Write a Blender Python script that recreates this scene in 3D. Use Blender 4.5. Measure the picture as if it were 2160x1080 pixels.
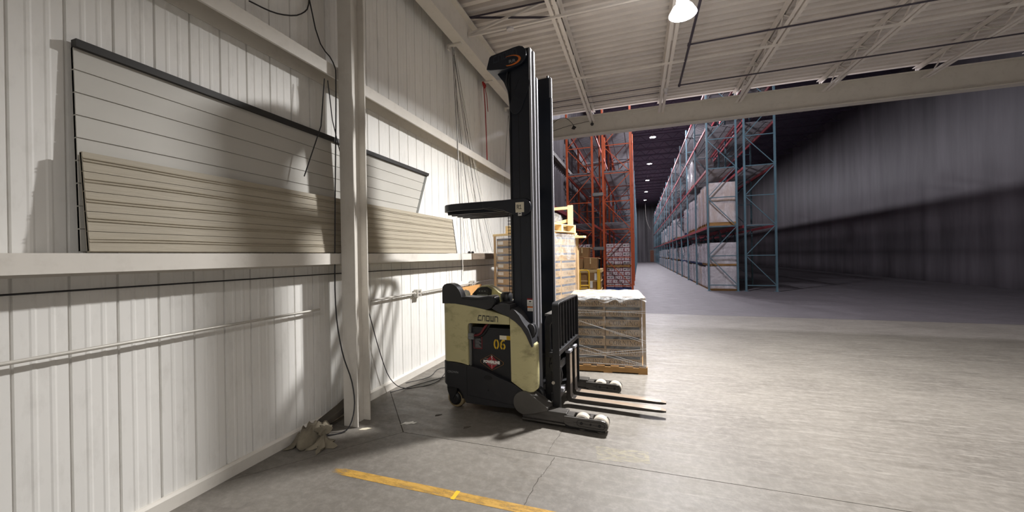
import bpy, math, random
from math import sin, cos, pi, radians, atan, sqrt, tan
from mathutils import Vector, Matrix

random.seed(7)
for o in list(bpy.data.objects):
    bpy.data.objects.remove(o)
scene = bpy.context.scene
COL = scene.collection

# ------------------------------------------------------------------ camera
FPX = 790.0
YAW = atan(267 / FPX)
ROLL = radians(1.0)
cam_d = bpy.data.cameras.new('camera')
cam_d.sensor_fit = 'HORIZONTAL'
cam_d.sensor_width = 36.0
cam_d.lens = 36.0 * FPX / 2160.0
cam_d.clip_start = 0.05
cam_d.clip_end = 300
cam = bpy.data.objects.new('camera', cam_d)
COL.objects.link(cam)
fw = Vector((-sin(YAW), cos(YAW), 0)); rt = Vector((cos(YAW), sin(YAW), 0)); up = Vector((0, 0, 1))
cr = rt * cos(ROLL) - up * sin(ROLL)
cu_ = rt * sin(ROLL) + up * cos(ROLL)
Mx = Matrix((cr, cu_, -fw)).transposed().to_4x4()
Mx.translation = Vector((0, 0, 1.65))
cam.matrix_world = Mx
scene.camera = cam

# ------------------------------------------------------------------ world and exposure
w = bpy.data.worlds.new('world'); scene.world = w
w.use_nodes = True
w.node_tree.nodes['Background'].inputs[0].default_value = (0.6, 0.6, 0.62, 1)
w.node_tree.nodes['Background'].inputs[1].default_value = 0.02
vs = scene.view_settings
vs.view_transform = 'Standard'
try: vs.look = 'None'
except Exception: pass
vs.exposure = 0.15
vs.gamma = 1.0
vs.use_curve_mapping = False
P_MAIN = 540.0       # the high-bay lamp in view
P_FILL = 62.0       # fill lamps added behind and beside the camera
P_TALL = 720.0      # the lamps of the tall hall
WARM = (1.0, 0.985, 0.965)
COOL = (0.95, 0.92, 1.0)

# ------------------------------------------------------------------ materials
MATS = {}
def lin(c):
    return tuple(((x / 255) / 12.92 if x / 255 <= 0.04045 else (((x / 255) + 0.055) / 1.055) ** 2.4) for x in c)

def mat(name, rgb, rough=0.6, metal=0.0, var=0.12, scale=4.0, bump=0.0, bscale=40.0, dirt=None, dirt_amt=0.0,
        dirt_scale=2.5, stretch=(1, 1, 1), coat=0.0, spec=0.5, world=False):
    if name in MATS: return MATS[name]
    m = bpy.data.materials.new(name); m.use_nodes = True
    nt = m.node_tree; N = nt.nodes; L = nt.links
    b = N['Principled BSDF']
    base = lin(rgb)
    b.inputs['Roughness'].default_value = rough
    b.inputs['Metallic'].default_value = metal
    b.inputs['Specular IOR Level'].default_value = spec
    if coat: b.inputs['Coat Weight'].default_value = coat
    tc = N.new('ShaderNodeTexCoord')
    mp = N.new('ShaderNodeMapping'); mp.inputs['Scale'].default_value = stretch
    if world:
        g = N.new('ShaderNodeNewGeometry'); L.new(g.outputs['Position'], mp.inputs['Vector'])
    else:
        L.new(tc.outputs['Object'], mp.inputs['Vector'])
    n = N.new('ShaderNodeTexNoise'); n.inputs['Scale'].default_value = scale; n.inputs['Detail'].default_value = 6
    n.inputs['Roughness'].default_value = 0.6
    L.new(mp.outputs[0], n.inputs['Vector'])
    r = N.new('ShaderNodeValToRGB')
    r.color_ramp.elements[0].position = 0.3; r.color_ramp.elements[1].position = 0.72
    r.color_ramp.elements[0].color = tuple(x * (1 - var) for x in base) + (1,)
    r.color_ramp.elements[1].color = tuple(min(1, x * (1 + var)) for x in base) + (1,)
    L.new(n.outputs['Fac'], r.inputs[0])
    out = r.outputs[0]
    if dirt:
        n2 = N.new('ShaderNodeTexNoise'); n2.inputs['Scale'].default_value = dirt_scale
        n2.inputs['Detail'].default_value = 9; n2.inputs['Roughness'].default_value = 0.68
        L.new(mp.outputs[0], n2.inputs['Vector'])
        r2 = N.new('ShaderNodeValToRGB')
        r2.color_ramp.elements[0].position = 0.52; r2.color_ramp.elements[1].position = 0.7
        r2.color_ramp.elements[0].color = (0, 0, 0, 1); r2.color_ramp.elements[1].color = (dirt_amt,) * 3 + (1,)
        L.new(n2.outputs['Fac'], r2.inputs[0])
        mx = N.new('ShaderNodeMixRGB')
        L.new(r2.outputs[0], mx.inputs[0]); L.new(out, mx.inputs[1])
        mx.inputs[2].default_value = lin(dirt) + (1,)
        out = mx.outputs[0]
    L.new(out, b.inputs['Base Color'])
    if bump:
        n3 = N.new('ShaderNodeTexNoise'); n3.inputs['Scale'].default_value = bscale; n3.inputs['Detail'].default_value = 4
        L.new(mp.outputs[0], n3.inputs['Vector'])
        bp = N.new('ShaderNodeBump'); bp.inputs['Strength'].default_value = bump; bp.inputs['Distance'].default_value = 0.01
        L.new(n3.outputs['Fac'], bp.inputs['Height']); L.new(bp.outputs[0], b.inputs['Normal'])
    MATS[name] = m
    return m

def emit(name, rgb, s):
    m = bpy.data.materials.new(name); m.use_nodes = True
    nt = m.node_tree; b = nt.nodes['Principled BSDF']
    b.inputs['Base Color'].default_value = (0.8, 0.8, 0.8, 1)
    b.inputs['Emission Color'].default_value = tuple(rgb) + (1,)
    b.inputs['Emission Strength'].default_value = s
    return m

def film(name, lo, hi, rgb=(235, 236, 238), scale=5.0, stretch=(1, 1, 1), rough=0.22):
    """clear stretch film: see-through, glossy, milky where it is creased"""
    m = bpy.data.materials.new(name); m.use_nodes = True
    nt = m.node_tree; N = nt.nodes; L = nt.links
    b = N['Principled BSDF']; outn = N['Material Output']
    b.inputs['Base Color'].default_value = lin(rgb) + (1,); b.inputs['Roughness'].default_value = rough
    tc = N.new('ShaderNodeTexCoord'); mp = N.new('ShaderNodeMapping'); mp.inputs['Scale'].default_value = stretch
    L.new(tc.outputs['Object'], mp.inputs[0])
    n = N.new('ShaderNodeTexNoise'); n.inputs['Scale'].default_value = scale; n.inputs['Detail'].default_value = 8
    n.inputs['Roughness'].default_value = 0.65; n.inputs['Distortion'].default_value = 0.8
    L.new(mp.outputs[0], n.inputs['Vector'])
    r = N.new('ShaderNodeMapRange'); r.inputs[1].default_value = 0.42; r.inputs[2].default_value = 0.72
    r.inputs[3].default_value = lo; r.inputs[4].default_value = hi
    L.new(n.outputs['Fac'], r.inputs[0])
    t = N.new('ShaderNodeBsdfTransparent'); mx = N.new('ShaderNodeMixShader')
    L.new(r.outputs[0], mx.inputs[0]); L.new(t.outputs[0], mx.inputs[1]); L.new(b.outputs[0], mx.inputs[2])
    L.new(mx.outputs[0], outn.inputs[0])
    bp = N.new('ShaderNodeBump'); bp.inputs['Strength'].default_value = 0.6; bp.inputs['Distance'].default_value = 0.02
    L.new(n.outputs['Fac'], bp.inputs['Height']); L.new(bp.outputs[0], b.inputs['Normal'])
    return m

def floor_mat(name, rgb, light, dark, rough_lo, rough_hi):
    m = bpy.data.materials.new(name); m.use_nodes = True
    nt = m.node_tree; N = nt.nodes; L = nt.links; b = N['Principled BSDF']
    g = N.new('ShaderNodeNewGeometry')
    def noise(scale, stretch=(1, 1, 1), det=8, rough=0.62, dist=0.0, rot=0):
        mp = N.new('ShaderNodeMapping'); mp.inputs['Scale'].default_value = stretch; mp.inputs['Rotation'].default_value = (0, 0, rot)
        L.new(g.outputs['Position'], mp.inputs[0])
        n = N.new('ShaderNodeTexNoise'); n.inputs['Scale'].default_value = scale; n.inputs['Detail'].default_value = det
        n.inputs['Roughness'].default_value = rough; n.inputs['Distortion'].default_value = dist
        L.new(mp.outputs[0], n.inputs['Vector']); return n.outputs['Fac']
    def ramp(s, a, bb, ca, cb):
        r = N.new('ShaderNodeValToRGB'); r.color_ramp.elements[0].position = a; r.color_ramp.elements[1].position = bb
        r.color_ramp.elements[0].color = ca; r.color_ramp.elements[1].color = cb; L.new(s, r.inputs[0]); return r.outputs[0]
    def mix(f, a, c):
        x = N.new('ShaderNodeMixRGB')
        L.new(f, x.inputs[0]); L.new(a, x.inputs[1])
        if isinstance(c, tuple): x.inputs[2].default_value = c
        else: L.new(c, x.inputs[2])
        return x.outputs[0]
    big = noise(0.9, det=5)
    base = ramp(big, 0.3, 0.7, lin(dark) + (1,), lin(rgb) + (1,))
    fine = ramp(noise(16, det=12, rough=0.78), 0.45, 0.75, (0, 0, 0, 1), (0.6,) * 3 + (1,))
    c1 = mix(fine, base, lin(light) + (1,))
    # scuffs: pale scrape lines along the traffic and dark tyre smudges
    sc = ramp(noise(3.0, stretch=(0.6, 9, 1), det=8, rough=0.7, dist=0.4, rot=0.1), 0.56, 0.68, (0, 0, 0, 1), (0.55,) * 3 + (1,))
    # scrapes grow towards the right of the floor (x > -1.2, y > 3)
    sx = N.new('ShaderNodeSeparateXYZ'); L.new(g.outputs['Position'], sx.inputs[0])
    mr = N.new('ShaderNodeMapRange'); mr.inputs[1].default_value = -1.6; mr.inputs[2].default_value = 0.3; L.new(sx.outputs[0], mr.inputs[0])
    mu = N.new('ShaderNodeMath'); mu.operation = 'MULTIPLY'; L.new(sc, mu.inputs[0]); L.new(mr.outputs[0], mu.inputs[1])
    c2 = mix(mu.outputs[0], c1, lin(tuple(min(255, int(v * 1.0)) for v in light)) + (1,))
    sc2 = ramp(noise(3.6, stretch=(0.6, 20, 1), det=10, rough=0.8, dist=0.35, rot=-0.45), 0.57, 0.64, (0, 0, 0, 1), (0.6,) * 3 + (1,))
    sc3 = ramp(noise(3.4, stretch=(0.5, 16, 1), det=10, rough=0.8, dist=0.4, rot=0.05), 0.54, 0.62, (0, 0, 0, 1), (0.75,) * 3 + (1,))
    my = N.new('ShaderNodeMapRange'); my.inputs[1].default_value = 2.6; my.inputs[2].default_value = 4.6; L.new(sx.outputs[1], my.inputs[0])
    for q in (sc2, sc3):
        m1 = N.new('ShaderNodeMath'); m1.operation = 'MULTIPLY'; L.new(q, m1.inputs[0]); L.new(mr.outputs[0], m1.inputs[1])
        m2 = N.new('ShaderNodeMath'); m2.operation = 'MULTIPLY'; L.new(m1.outputs[0], m2.inputs[0]); L.new(my.outputs[0], m2.inputs[1])
        c2 = mix(m2.outputs[0], c2, lin(tuple(min(255, int(v * 1.04)) for v in light)) + (1,))
    ty = ramp(noise(2.6, stretch=(1, 2.0, 1), det=9, rough=0.72, dist=0.8, rot=0.6), 0.58, 0.74, (0, 0, 0, 1), (0.4,) * 3 + (1,))
    c3 = mix(ty, c2, lin(tuple(int(v * 0.62) for v in dark)) + (1,))
    L.new(c3, b.inputs['Base Color'])
    rr = N.new('ShaderNodeMapRange'); rr.inputs[1].default_value = 0.35; rr.inputs[2].default_value = 0.65
    rr.inputs[3].default_value = rough_lo; rr.inputs[4].default_value = rough_hi
    L.new(noise(2.2, stretch=(1, 5, 1), det=8, rough=0.7), rr.inputs[0]); L.new(rr.outputs[0], b.inputs['Roughness'])
    bp = N.new('ShaderNodeBump'); bp.inputs['Strength'].default_value = 0.25; bp.inputs['Distance'].default_value = 0.006
    L.new(noise(30, det=6), bp.inputs['Height']); L.new(bp.outputs[0], b.inputs['Normal'])
    return m

M = {}
M['wall'] = mat('wall_paint', (228, 226, 222), 0.55, var=0.04, scale=1.5, dirt=(120, 110, 96), dirt_amt=0.14, dirt_scale=9, stretch=(1, 1, 0.35), world=True)
M['steel_white'] = mat('painted_steel_white', (212, 207, 199), 0.5, var=0.04, scale=3, dirt=(120, 104, 84), dirt_amt=0.12, dirt_scale=8, world=True)
M['deck'] = mat('deck_paint', (220, 213, 208), 0.6, var=0.06, scale=3, world=True)
M['joist'] = mat('joist_paint', (220, 213, 207), 0.6, var=0.06, scale=3, world=True)
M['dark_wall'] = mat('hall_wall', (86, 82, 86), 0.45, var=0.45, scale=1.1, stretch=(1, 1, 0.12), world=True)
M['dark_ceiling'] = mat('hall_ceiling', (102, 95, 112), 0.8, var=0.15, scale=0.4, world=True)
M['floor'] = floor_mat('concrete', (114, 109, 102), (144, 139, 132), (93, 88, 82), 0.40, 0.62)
M['floor_hall'] = floor_mat('concrete_hall', (92, 88, 91), (108, 103, 107), (80, 76, 79), 0.5, 0.7)  # purple tint in the slab colour stands in for the hall's cooler light
M['joint'] = mat('joint_dark', (60, 54, 48), 0.9)
M['panel_white'] = mat('section_white', (186, 183, 176), 0.5, var=0.06, scale=2, stretch=(1, 0.3, 1))
M['panel_beige'] = mat('section_beige', (164, 155, 138), 0.6, var=0.06, scale=7, stretch=(4, 0.5, 6), bump=0.2, bscale=18)
M['black_edge'] = mat('black_edge', (40, 38, 37), 0.6)
M['timber'] = mat('old_timber', (112, 99, 86), 0.85, var=0.3, scale=4, stretch=(6, 0.6, 6))
M['timber_door'] = mat('brown_door', (112, 72, 54), 0.7)
M['conduit'] = mat('conduit', (196, 192, 184), 0.4, metal=0.3)
M['cable'] = mat('cable_black', (38, 37, 40), 0.6)
M['cable_grey'] = mat('cable_grey', (110, 106, 102), 0.6)
M['red_strap'] = mat('red_strap', (150, 34, 30), 0.7)
M['cream'] = mat('cream_paint', (192, 184, 138), 0.42, var=0.06, scale=3, dirt=(100, 90, 62), dirt_amt=0.6, dirt_scale=4, stretch=(1, 1, 2))
M['navy'] = mat('mast_black', (17, 22, 34), 0.38, var=0.15, scale=3)
M['black_metal'] = mat('black_metal', (22, 22, 25), 0.45, var=0.25, scale=5, dirt=(70, 66, 62), dirt_amt=0.25, dirt_scale=9)
M['skirt'] = mat('skirt_grey', (30, 30, 34), 0.55, var=0.18, scale=3, dirt=(66, 62, 58), dirt_amt=0.22, dirt_scale=5)
M['plastic'] = mat('black_plastic', (30, 30, 32), 0.4, var=0.08, scale=8, bump=0.06, bscale=180)
M['fairing'] = mat('grey_plastic', (46, 46, 49), 0.45, var=0.08, scale=8, bump=0.05, bscale=200)
M['drum'] = mat('grey_cast', (78, 75, 71), 0.5, var=0.15, scale=5)
M['rail'] = mat('worn_steel', (158, 158, 164), 0.4, metal=0.25, var=0.2, scale=6, stretch=(4, 4, 0.3))
M['outrigger'] = mat('outrigger_steel', (74, 71, 68), 0.4, metal=0.25, var=0.3, scale=6, stretch=(1, 3, 8))
M['fork'] = mat('fork_steel', (52, 48, 46), 0.4, metal=0.3, var=0.3, scale=5, stretch=(0.8, 4, 4), dirt=(80, 68, 56), dirt_amt=0.4, dirt_scale=4)
M['fork_worn'] = mat('fork_worn', (148, 134, 120), 0.42, metal=0.35, var=0.25, scale=5, stretch=(0.8, 5, 5), dirt=(150, 110, 78), dirt_amt=0.5, dirt_scale=3)  # paler copy of the fork steel: wear plus lighter shading painted in
M['white_wheel'] = mat('poly_wheel', (178, 170, 158), 0.6, var=0.12, scale=8)
M['tan_tyre'] = mat('tan_tyre', (150, 132, 98), 0.7, var=0.15)
M['black'] = mat('void_black', (12, 12, 14), 0.6)
M['battery'] = mat('battery_case', (13, 14, 20), 0.42, var=0.2, scale=5)
M['yellow_print'] = mat('yellow_print', (212, 172, 34), 0.6)
M['red_print'] = mat('red_print', (140, 22, 32), 0.5, var=0.3, scale=20)
M['white_print'] = mat('white_print', (226, 224, 218), 0.6)
M['grey_print'] = mat('grey_print', (150, 150, 150), 0.6)
M['dark_print'] = mat('dark_print', (58, 58, 54), 0.6)
M['navy_print'] = mat('faded_print', (44, 48, 60), 0.5)
M['orange_print'] = mat('orange_print', (214, 112, 38), 0.5)
M['gold_print'] = mat('gold_print', (150, 104, 52), 0.5)
M['cable_red'] = mat('cable_maroon', (104, 24, 34), 0.5)
M['sticker'] = mat('sticker_cream', (226, 218, 196), 0.6)
M['carton'] = mat('carton_brown', (150, 127, 100), 0.8, var=0.07, scale=5)
M['carton_band'] = mat('carton_band', (58, 56, 56), 0.8, var=0.1)
M['carton_pale'] = mat('carton_pale', (176, 146, 106), 0.8, var=0.06, scale=5)
M['carton_band_blue'] = mat('carton_band_blue', (72, 80, 98), 0.8, var=0.1)
M['carton_print'] = mat('carton_print', (76, 64, 54), 0.8)
M['carton_tan'] = mat('carton_tan', (160, 124, 82), 0.8, var=0.1, scale=3)
M['carton_white'] = mat('carton_white', (186, 178, 180), 0.7, var=0.06, scale=4)
M['maroon'] = mat('maroon_print', (124, 50, 60), 0.7)
M['wood'] = mat('pallet_wood', (150, 112, 64), 0.8, var=0.22, scale=5, stretch=(0.7, 5, 5), dirt=(96, 66, 34), dirt_amt=0.45, dirt_scale=2)
M['wood_pale'] = mat('pallet_wood_pale', (222, 196, 148), 0.8, var=0.14, scale=5, stretch=(0.7, 5, 5))
M['ply'] = mat('plywood', (206, 154, 96), 0.7, var=0.12, scale=3, stretch=(0.5, 6, 6))
M['film'] = film('stretch_film', 0.03, 0.26, scale=4.5, stretch=(1, 1, 2.2))
M['film_top'] = film('stretch_film_bunched', 0.06, 0.5, scale=10.0)
M['film_strand'] = film('stretch_film_strand', 0.45, 0.7)
M['film_tall'] = film('stretch_film_tall', 0.12, 0.42, (206, 203, 200), scale=3.5, stretch=(1, 1, 1.5))
M['film_rack'] = film('stretch_film_rack', 0.35, 0.8, (228, 224, 230), scale=2.5)
M['orange'] = mat('rack_orange', (168, 74, 36), 0.5, var=0.12, scale=3)
M['orange_dark'] = mat('rack_beam_red', (172, 64, 48), 0.5, var=0.15, scale=3)
M['blue'] = mat('rack_blue', (84, 112, 124), 0.5, var=0.12, scale=3)
M['rack_red'] = mat('rack_red', (168, 74, 82), 0.5, var=0.12, scale=3)
M['deck_grey'] = mat('deck_grey', (132, 130, 134), 0.45, metal=0.3, var=0.15, scale=5)
M['plate_grey'] = mat('plate_grey', (110, 110, 106), 0.6)
M['yellow'] = mat('guard_yellow', (226, 178, 30), 0.45, var=0.1, scale=4)
M['cloth'] = mat('grubby_cloth', (124, 116, 100), 0.9, var=0.3, scale=6)
M['tarp'] = mat('dark_tarp', (72, 66, 58), 0.85, var=0.3, scale=5)
M['grey_load'] = mat('wrapped_grey', (176, 168, 172), 0.45, var=0.16, scale=4)
M['dark_load'] = mat('wrapped_dark', (92, 96, 92), 0.5, var=0.2, scale=4)
M['tan_load'] = mat('wrapped_tan', (176, 148, 122), 0.6, var=0.12, scale=4)
M['blue_pallet'] = mat('blue_pallet', (40, 60, 112), 0.7)
M['pipe_dark'] = mat('pipe_dark', (64, 58, 70), 0.5)
M['lamp_case'] = mat('lamp_case', (200, 196, 198), 0.4, metal=0.2)
M['grip'] = mat('display_grey', (120, 122, 122), 0.3)

# yellow line: paint worn through to the concrete
def paint_mat(name='line_paint', rgb=(184, 144, 66), lo=0.44, hi=0.70, top=0.85, sc=7):
    m = bpy.data.materials.new(name); m.use_nodes = True
    nt = m.node_tree; N = nt.nodes; L = nt.links; b = N['Principled BSDF']
    b.inputs['Base Color'].default_value = lin(rgb) + (1,); b.inputs['Roughness'].default_value = 0.6
    g = N.new('ShaderNodeNewGeometry')
    mp = N.new('ShaderNodeMapping'); mp.inputs['Scale'].default_value = (1, 3, 1); mp.inputs['Rotation'].default_value = (0, 0, 0.7)
    L.new(g.outputs['Position'], mp.inputs[0])
    n = N.new('ShaderNodeTexNoise'); n.inputs['Scale'].default_value = sc; n.inputs['Detail'].default_value = 10; n.inputs['Roughness'].default_value = 0.7
    L.new(mp.outputs[0], n.inputs['Vector'])
    sx = N.new('ShaderNodeSeparateXYZ'); L.new(g.outputs['Position'], sx.inputs[0])
    mr = N.new('ShaderNodeMapRange'); mr.inputs[1].default_value = -2.45; mr.inputs[2].default_value = -2.15
    mr.inputs[3].default_value = -0.45; mr.inputs[4].default_value = 0.14
    L.new(sx.outputs[0], mr.inputs[0])
    ad = N.new('ShaderNodeMath'); L.new(n.outputs['Fac'], ad.inputs[0]); L.new(mr.outputs[0], ad.inputs[1])
    r = N.new('ShaderNodeMapRange'); r.inputs[1].default_value = lo; r.inputs[2].default_value = hi
    r.inputs[3].default_value = 0.0; r.inputs[4].default_value = top; L.new(ad.outputs[0], r.inputs[0])
    t = N.new('ShaderNodeBsdfTransparent'); mx = N.new('ShaderNodeMixShader')
    L.new(r.outputs[0], mx.inputs[0]); L.new(t.outputs[0], mx.inputs[1]); L.new(b.outputs[0], mx.inputs[2])
    L.new(mx.outputs[0], N['Material Output'].inputs[0])
    return m
M['line'] = paint_mat()
M['line_faded'] = paint_mat('line_paint_faded', (188, 180, 150), 0.60, 0.90, 0.5, 16)

# ------------------------------------------------------------------ mesh helpers
class MB:
    def __init__(s): s.v = []; s.f = []
    def add(s, vs, fs):
        b = len(s.v); s.v += [tuple(p) for p in vs]; s.f += [[i + b for i in f] for f in fs]; return s
    def box(s, x0, x1, y0, y1, z0, z1):
        return s.add([(x0, y0, z0), (x1, y0, z0), (x1, y1, z0), (x0, y1, z0), (x0, y0, z1), (x1, y0, z1), (x1, y1, z1), (x0, y1, z1)],
                     [[0, 3, 2, 1], [4, 5, 6, 7], [0, 1, 5, 4], [1, 2, 6, 5], [2, 3, 7, 6], [3, 0, 4, 7]])
    def bar(s, p, q, w, h, ref=(0, 0, 1)):
        p, q = Vector(p), Vector(q); d = (q - p).normalized(); ref = Vector(ref)
        if abs(d.dot(ref)) > 0.98: ref = Vector((1, 0, 0))
        a = d.cross(ref).normalized() * (w / 2); b = a.cross(d).normalized() * (h / 2)
        vs = [p - a - b, p + a - b, p + a + b, p - a + b, q - a - b, q + a - b, q + a + b, q - a + b]
        return s.add(vs, [[0, 3, 2, 1], [4, 5, 6, 7], [0, 1, 5, 4], [1, 2, 6, 5], [2, 3, 7, 6], [3, 0, 4, 7]])
    def tube(s, path, r, n=8, cap=True):
        P = [Vector(p) for p in path]; rings = []; prev = None
        for i, p in enumerate(P):
            d = (P[min(i + 1, len(P) - 1)] - P[max(i - 1, 0)]).normalized()
            if prev is None:
                a = d.cross(Vector((0, 0, 1)))
                if a.length < 0.05: a = d.cross(Vector((1, 0, 0)))
            else: a = prev - d * prev.dot(d)
            a.normalize(); prev = a; b = d.cross(a)
            rr = r[i] if isinstance(r, (list, tuple)) else r
            rings.append([p + a * (rr * cos(2 * pi * k / n)) + b * (rr * sin(2 * pi * k / n)) for k in range(n)])
        fs = []
        for i in range(len(P) - 1):
            for k in range(n):
                fs.append([i * n + k, i * n + (k + 1) % n, (i + 1) * n + (k + 1) % n, (i + 1) * n + k])
        if cap: fs += [[k for k in range(n)][::-1], [(len(P) - 1) * n + k for k in range(n)]]
        return s.add([v for ring in rings for v in ring], fs)
    def cyl(s, p, q, r, n=20): return s.tube([p, q], r, n)
    def prism(s, poly, plane, a, b):
        def P(u, v, t): return {'xz': (u, t, v), 'xy': (u, v, t), 'yz': (t, u, v)}[plane]
        n = len(poly)
        vs = [P(u, v, a) for u, v in poly] + [P(u, v, b) for u, v in poly]
        return s.add(vs, [list(range(n))[::-1], list(range(n, 2 * n))] + [[i, (i + 1) % n, n + (i + 1) % n, n + i] for i in range(n)])
    def loft(s, loops, cap=True):
        n = len(loops[0]); vs = [p for l in loops for p in l]; fs = []
        for j in range(len(loops) - 1):
            for i in range(n): fs.append([j * n + i, j * n + (i + 1) % n, (j + 1) * n + (i + 1) % n, (j + 1) * n + i])
        if cap: fs += [list(range(n))[::-1], [(len(loops) - 1) * n + i for i in range(n)]]
        return s.add(vs, fs)
    def lathe(s, prof, c, axis='z', n=24):
        rings = []
        for r, h in prof:
            ring = []
            for k in range(n):
                a = 2 * pi * k / n
                if axis == 'z': ring.append((c[0] + r * cos(a), c[1] + r * sin(a), c[2] + h))
                elif axis == 'y': ring.append((c[0] + r * cos(a), c[1] + h, c[2] + r * sin(a)))
                else: ring.append((c[0] + h, c[1] + r * cos(a), c[2] + r * sin(a)))
            rings.append(ring)
        return s.loft(rings)
    def grid(s, fn, nu, nv):
        vs = [fn(i / nu, j / nv) for j in range(nv + 1) for i in range(nu + 1)]
        return s.add(vs, [[j * (nu + 1) + i, j * (nu + 1) + i + 1, (j + 1) * (nu + 1) + i + 1, (j + 1) * (nu + 1) + i] for j in range(nv) for i in range(nu)])
    def mesh(s, name):
        me = bpy.data.meshes.new(name); me.from_pydata(s.v, [], s.f)
        import bmesh
        bm = bmesh.new(); bm.from_mesh(me); bmesh.ops.recalc_face_normals(bm, faces=bm.faces); bm.to_mesh(me); bm.free()
        return me
    def build(s, name, m, parent=None, smooth=None, bevel=0, seg=2):
        me = s.mesh(name)
        return place(name, me, m, parent, smooth, bevel, seg)

def place(name, me, m=None, parent=None, smooth=None, bevel=0, seg=2):
    if m is not None and len(me.materials) == 0: me.materials.append(M[m] if isinstance(m, str) else m)
    o = bpy.data.objects.new(name, me); COL.objects.link(o)
    if parent is not None: o.parent = parent
    if smooth is not None:
        for p in me.polygons: p.use_smooth = True
        me.set_sharp_from_angle(angle=radians(smooth))
    if bevel:
        b = o.modifiers.new('bevel', 'BEVEL'); b.width = bevel; b.segments = seg; b.limit_method = 'ANGLE'; b.angle_limit = radians(40)
    return o

def tag(o, label, cat, group=None, kind=None):
    o['label'] = label; o['category'] = cat
    if group: o['group'] = group
    if kind: o['kind'] = kind
    return o
def struct(o, label=None, cat=None):
    o['kind'] = 'structure'
    if label: o['label'] = label
    if cat: o['category'] = cat
    return o
def empty(name, loc=(0, 0, 0), rz=0.0):
    o = bpy.data.objects.new(name, None); COL.objects.link(o); o.location = loc; o.rotation_euler = (0, 0, rz)
    o.empty_display_size = 0.1
    return o
def copy_tree(o, parent=None):
    c = o.copy(); COL.objects.link(c); c.parent = parent
    for ch in list(o.children): copy_tree(ch, c)
    return c
ORD = ['first', 'second', 'third', 'fourth', 'fifth', 'sixth', 'seventh', 'eighth', 'ninth', 'tenth', 'eleventh', 'twelfth', 'thirteenth', 'fourteenth', 'fifteenth', 'sixteenth', 'seventeenth', 'eighteenth', 'nineteenth', 'twentieth']

# ---- lettering -----------------------------------------------------
def ring_poly(cx, cy, ro, ri, a0, a1, n=16):
    pts = [(cx + ro[0] * cos(radians(a0 + (a1 - a0) * i / n)), cy + ro[1] * sin(radians(a0 + (a1 - a0) * i / n))) for i in range(n + 1)]
    pts2 = [(cx + ri[0] * cos(radians(a0 + (a1 - a0) * i / n)), cy + ri[1] * sin(radians(a0 + (a1 - a0) * i / n))) for i in range(n + 1)]
    return [[pts[i], pts[i + 1], pts2[i + 1], pts2[i]] for i in range(n)]
def rect(x0, y0, x1, y1): return [(x0, y0), (x1, y0), (x1, y1), (x0, y1)]
def serif_glyph(ch):
    if ch in 'CG':
        q = ring_poly(.42, .5, (.42, .52), (.28, .47), 42, 318)
        q += [rect(.68, .72, .73, 1.0)]
        if ch == 'C': q += [rect(.70, .10, .745, .24)]
        else: q += [rect(.60, .04, .74, .42), rect(.50, .38, .84, .43)]
        return q, .86
    if ch == 'O': return ring_poly(.44, .5, (.44, .52), (.29, .47), 0, 360, 24), .94
    if ch == 'R':
        q = [rect(.1, 0, .24, 1), rect(0, 0, .34, .045), rect(0, .955, .3, 1)]
        q += ring_poly(.3, .75, (.36, .25), (.22, .205), -90, 90, 10) + [rect(.24, .955, .3, 1), rect(.24, .5, .3, .545)]
        q += [[(.34, .52), (.48, .52), (.80, .0), (.64, .0)], rect(.62, 0, .88, .045)]
        return q, .92
    if ch == 'N':
        return [rect(.12, 0, .18, 1), rect(.74, 0, .80, 1), [(.1, 1), (.26, 1), (.80, 0), (.70, 0)], rect(0, 0, .3, .045), rect(.62, .955, .92, 1), rect(0, .955, .2, 1)], .98
    if ch == 'I': return [rect(.1, 0, .24, 1), rect(0, 0, .34, .045), rect(0, .955, .34, 1)], .42
    return [], .5
def word_mesh(s, width, height, glyph=serif_glyph, track=.05):
    """flat lettering in the local xz plane, centred, facing -y"""
    polys = []; x = 0
    for ch in s:
        q, w_ = glyph(ch)
        polys += [[(px + x, py) for px, py in p] for p in q]; x += w_ + track
    tot = x - track; mb = MB()
    for p in polys:
        mb.add([((a / tot - .5) * width, 0, (b - .5) * height) for a, b in p], [list(range(len(p)))])
    me = bpy.data.meshes.new('lettering'); me.from_pydata(mb.v, [], mb.f)
    return me
def stroke(pts, t):
    out = []
    for (a, b), (c, d) in zip(pts, pts[1:]):
        L_ = sqrt((c - a) ** 2 + (d - b) ** 2); ux, uy = (c - a) / L_, (d - b) / L_
        nx, ny = -uy * t / 2, ux * t / 2; ex, ey = ux * t / 2, uy * t / 2
        out.append([(a - ex + nx, b - ey + ny), (a - ex - nx, b - ey - ny), (c + ex - nx, d + ey - ny), (c + ex + nx, d + ey + ny)])
    return out
def logo_glyph(ch):
    t = .2
    S = {'C': [[(.95, .9), (.3, .9), (.1, .5), (.02, .1), (.95, .1)]],
         'R': [[(.05, .1), (.22, .9), (.9, .9), (.9, .1)]],
         'O': [[(.1, .1), (.1, .9), (.9, .9), (.9, .1), (.1, .1)]],
         'W': [[(.08, .9), (.08, .1), (.92, .1), (.92, .9)], [(.5, .1), (.5, .9)]],
         'N': [[(.1, .1), (.1, .9), (.75, .9), (.92, .7), (.92, .1)]]}[ch]
    return [q for s_ in S for q in stroke(s_, t)], 1.0
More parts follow.
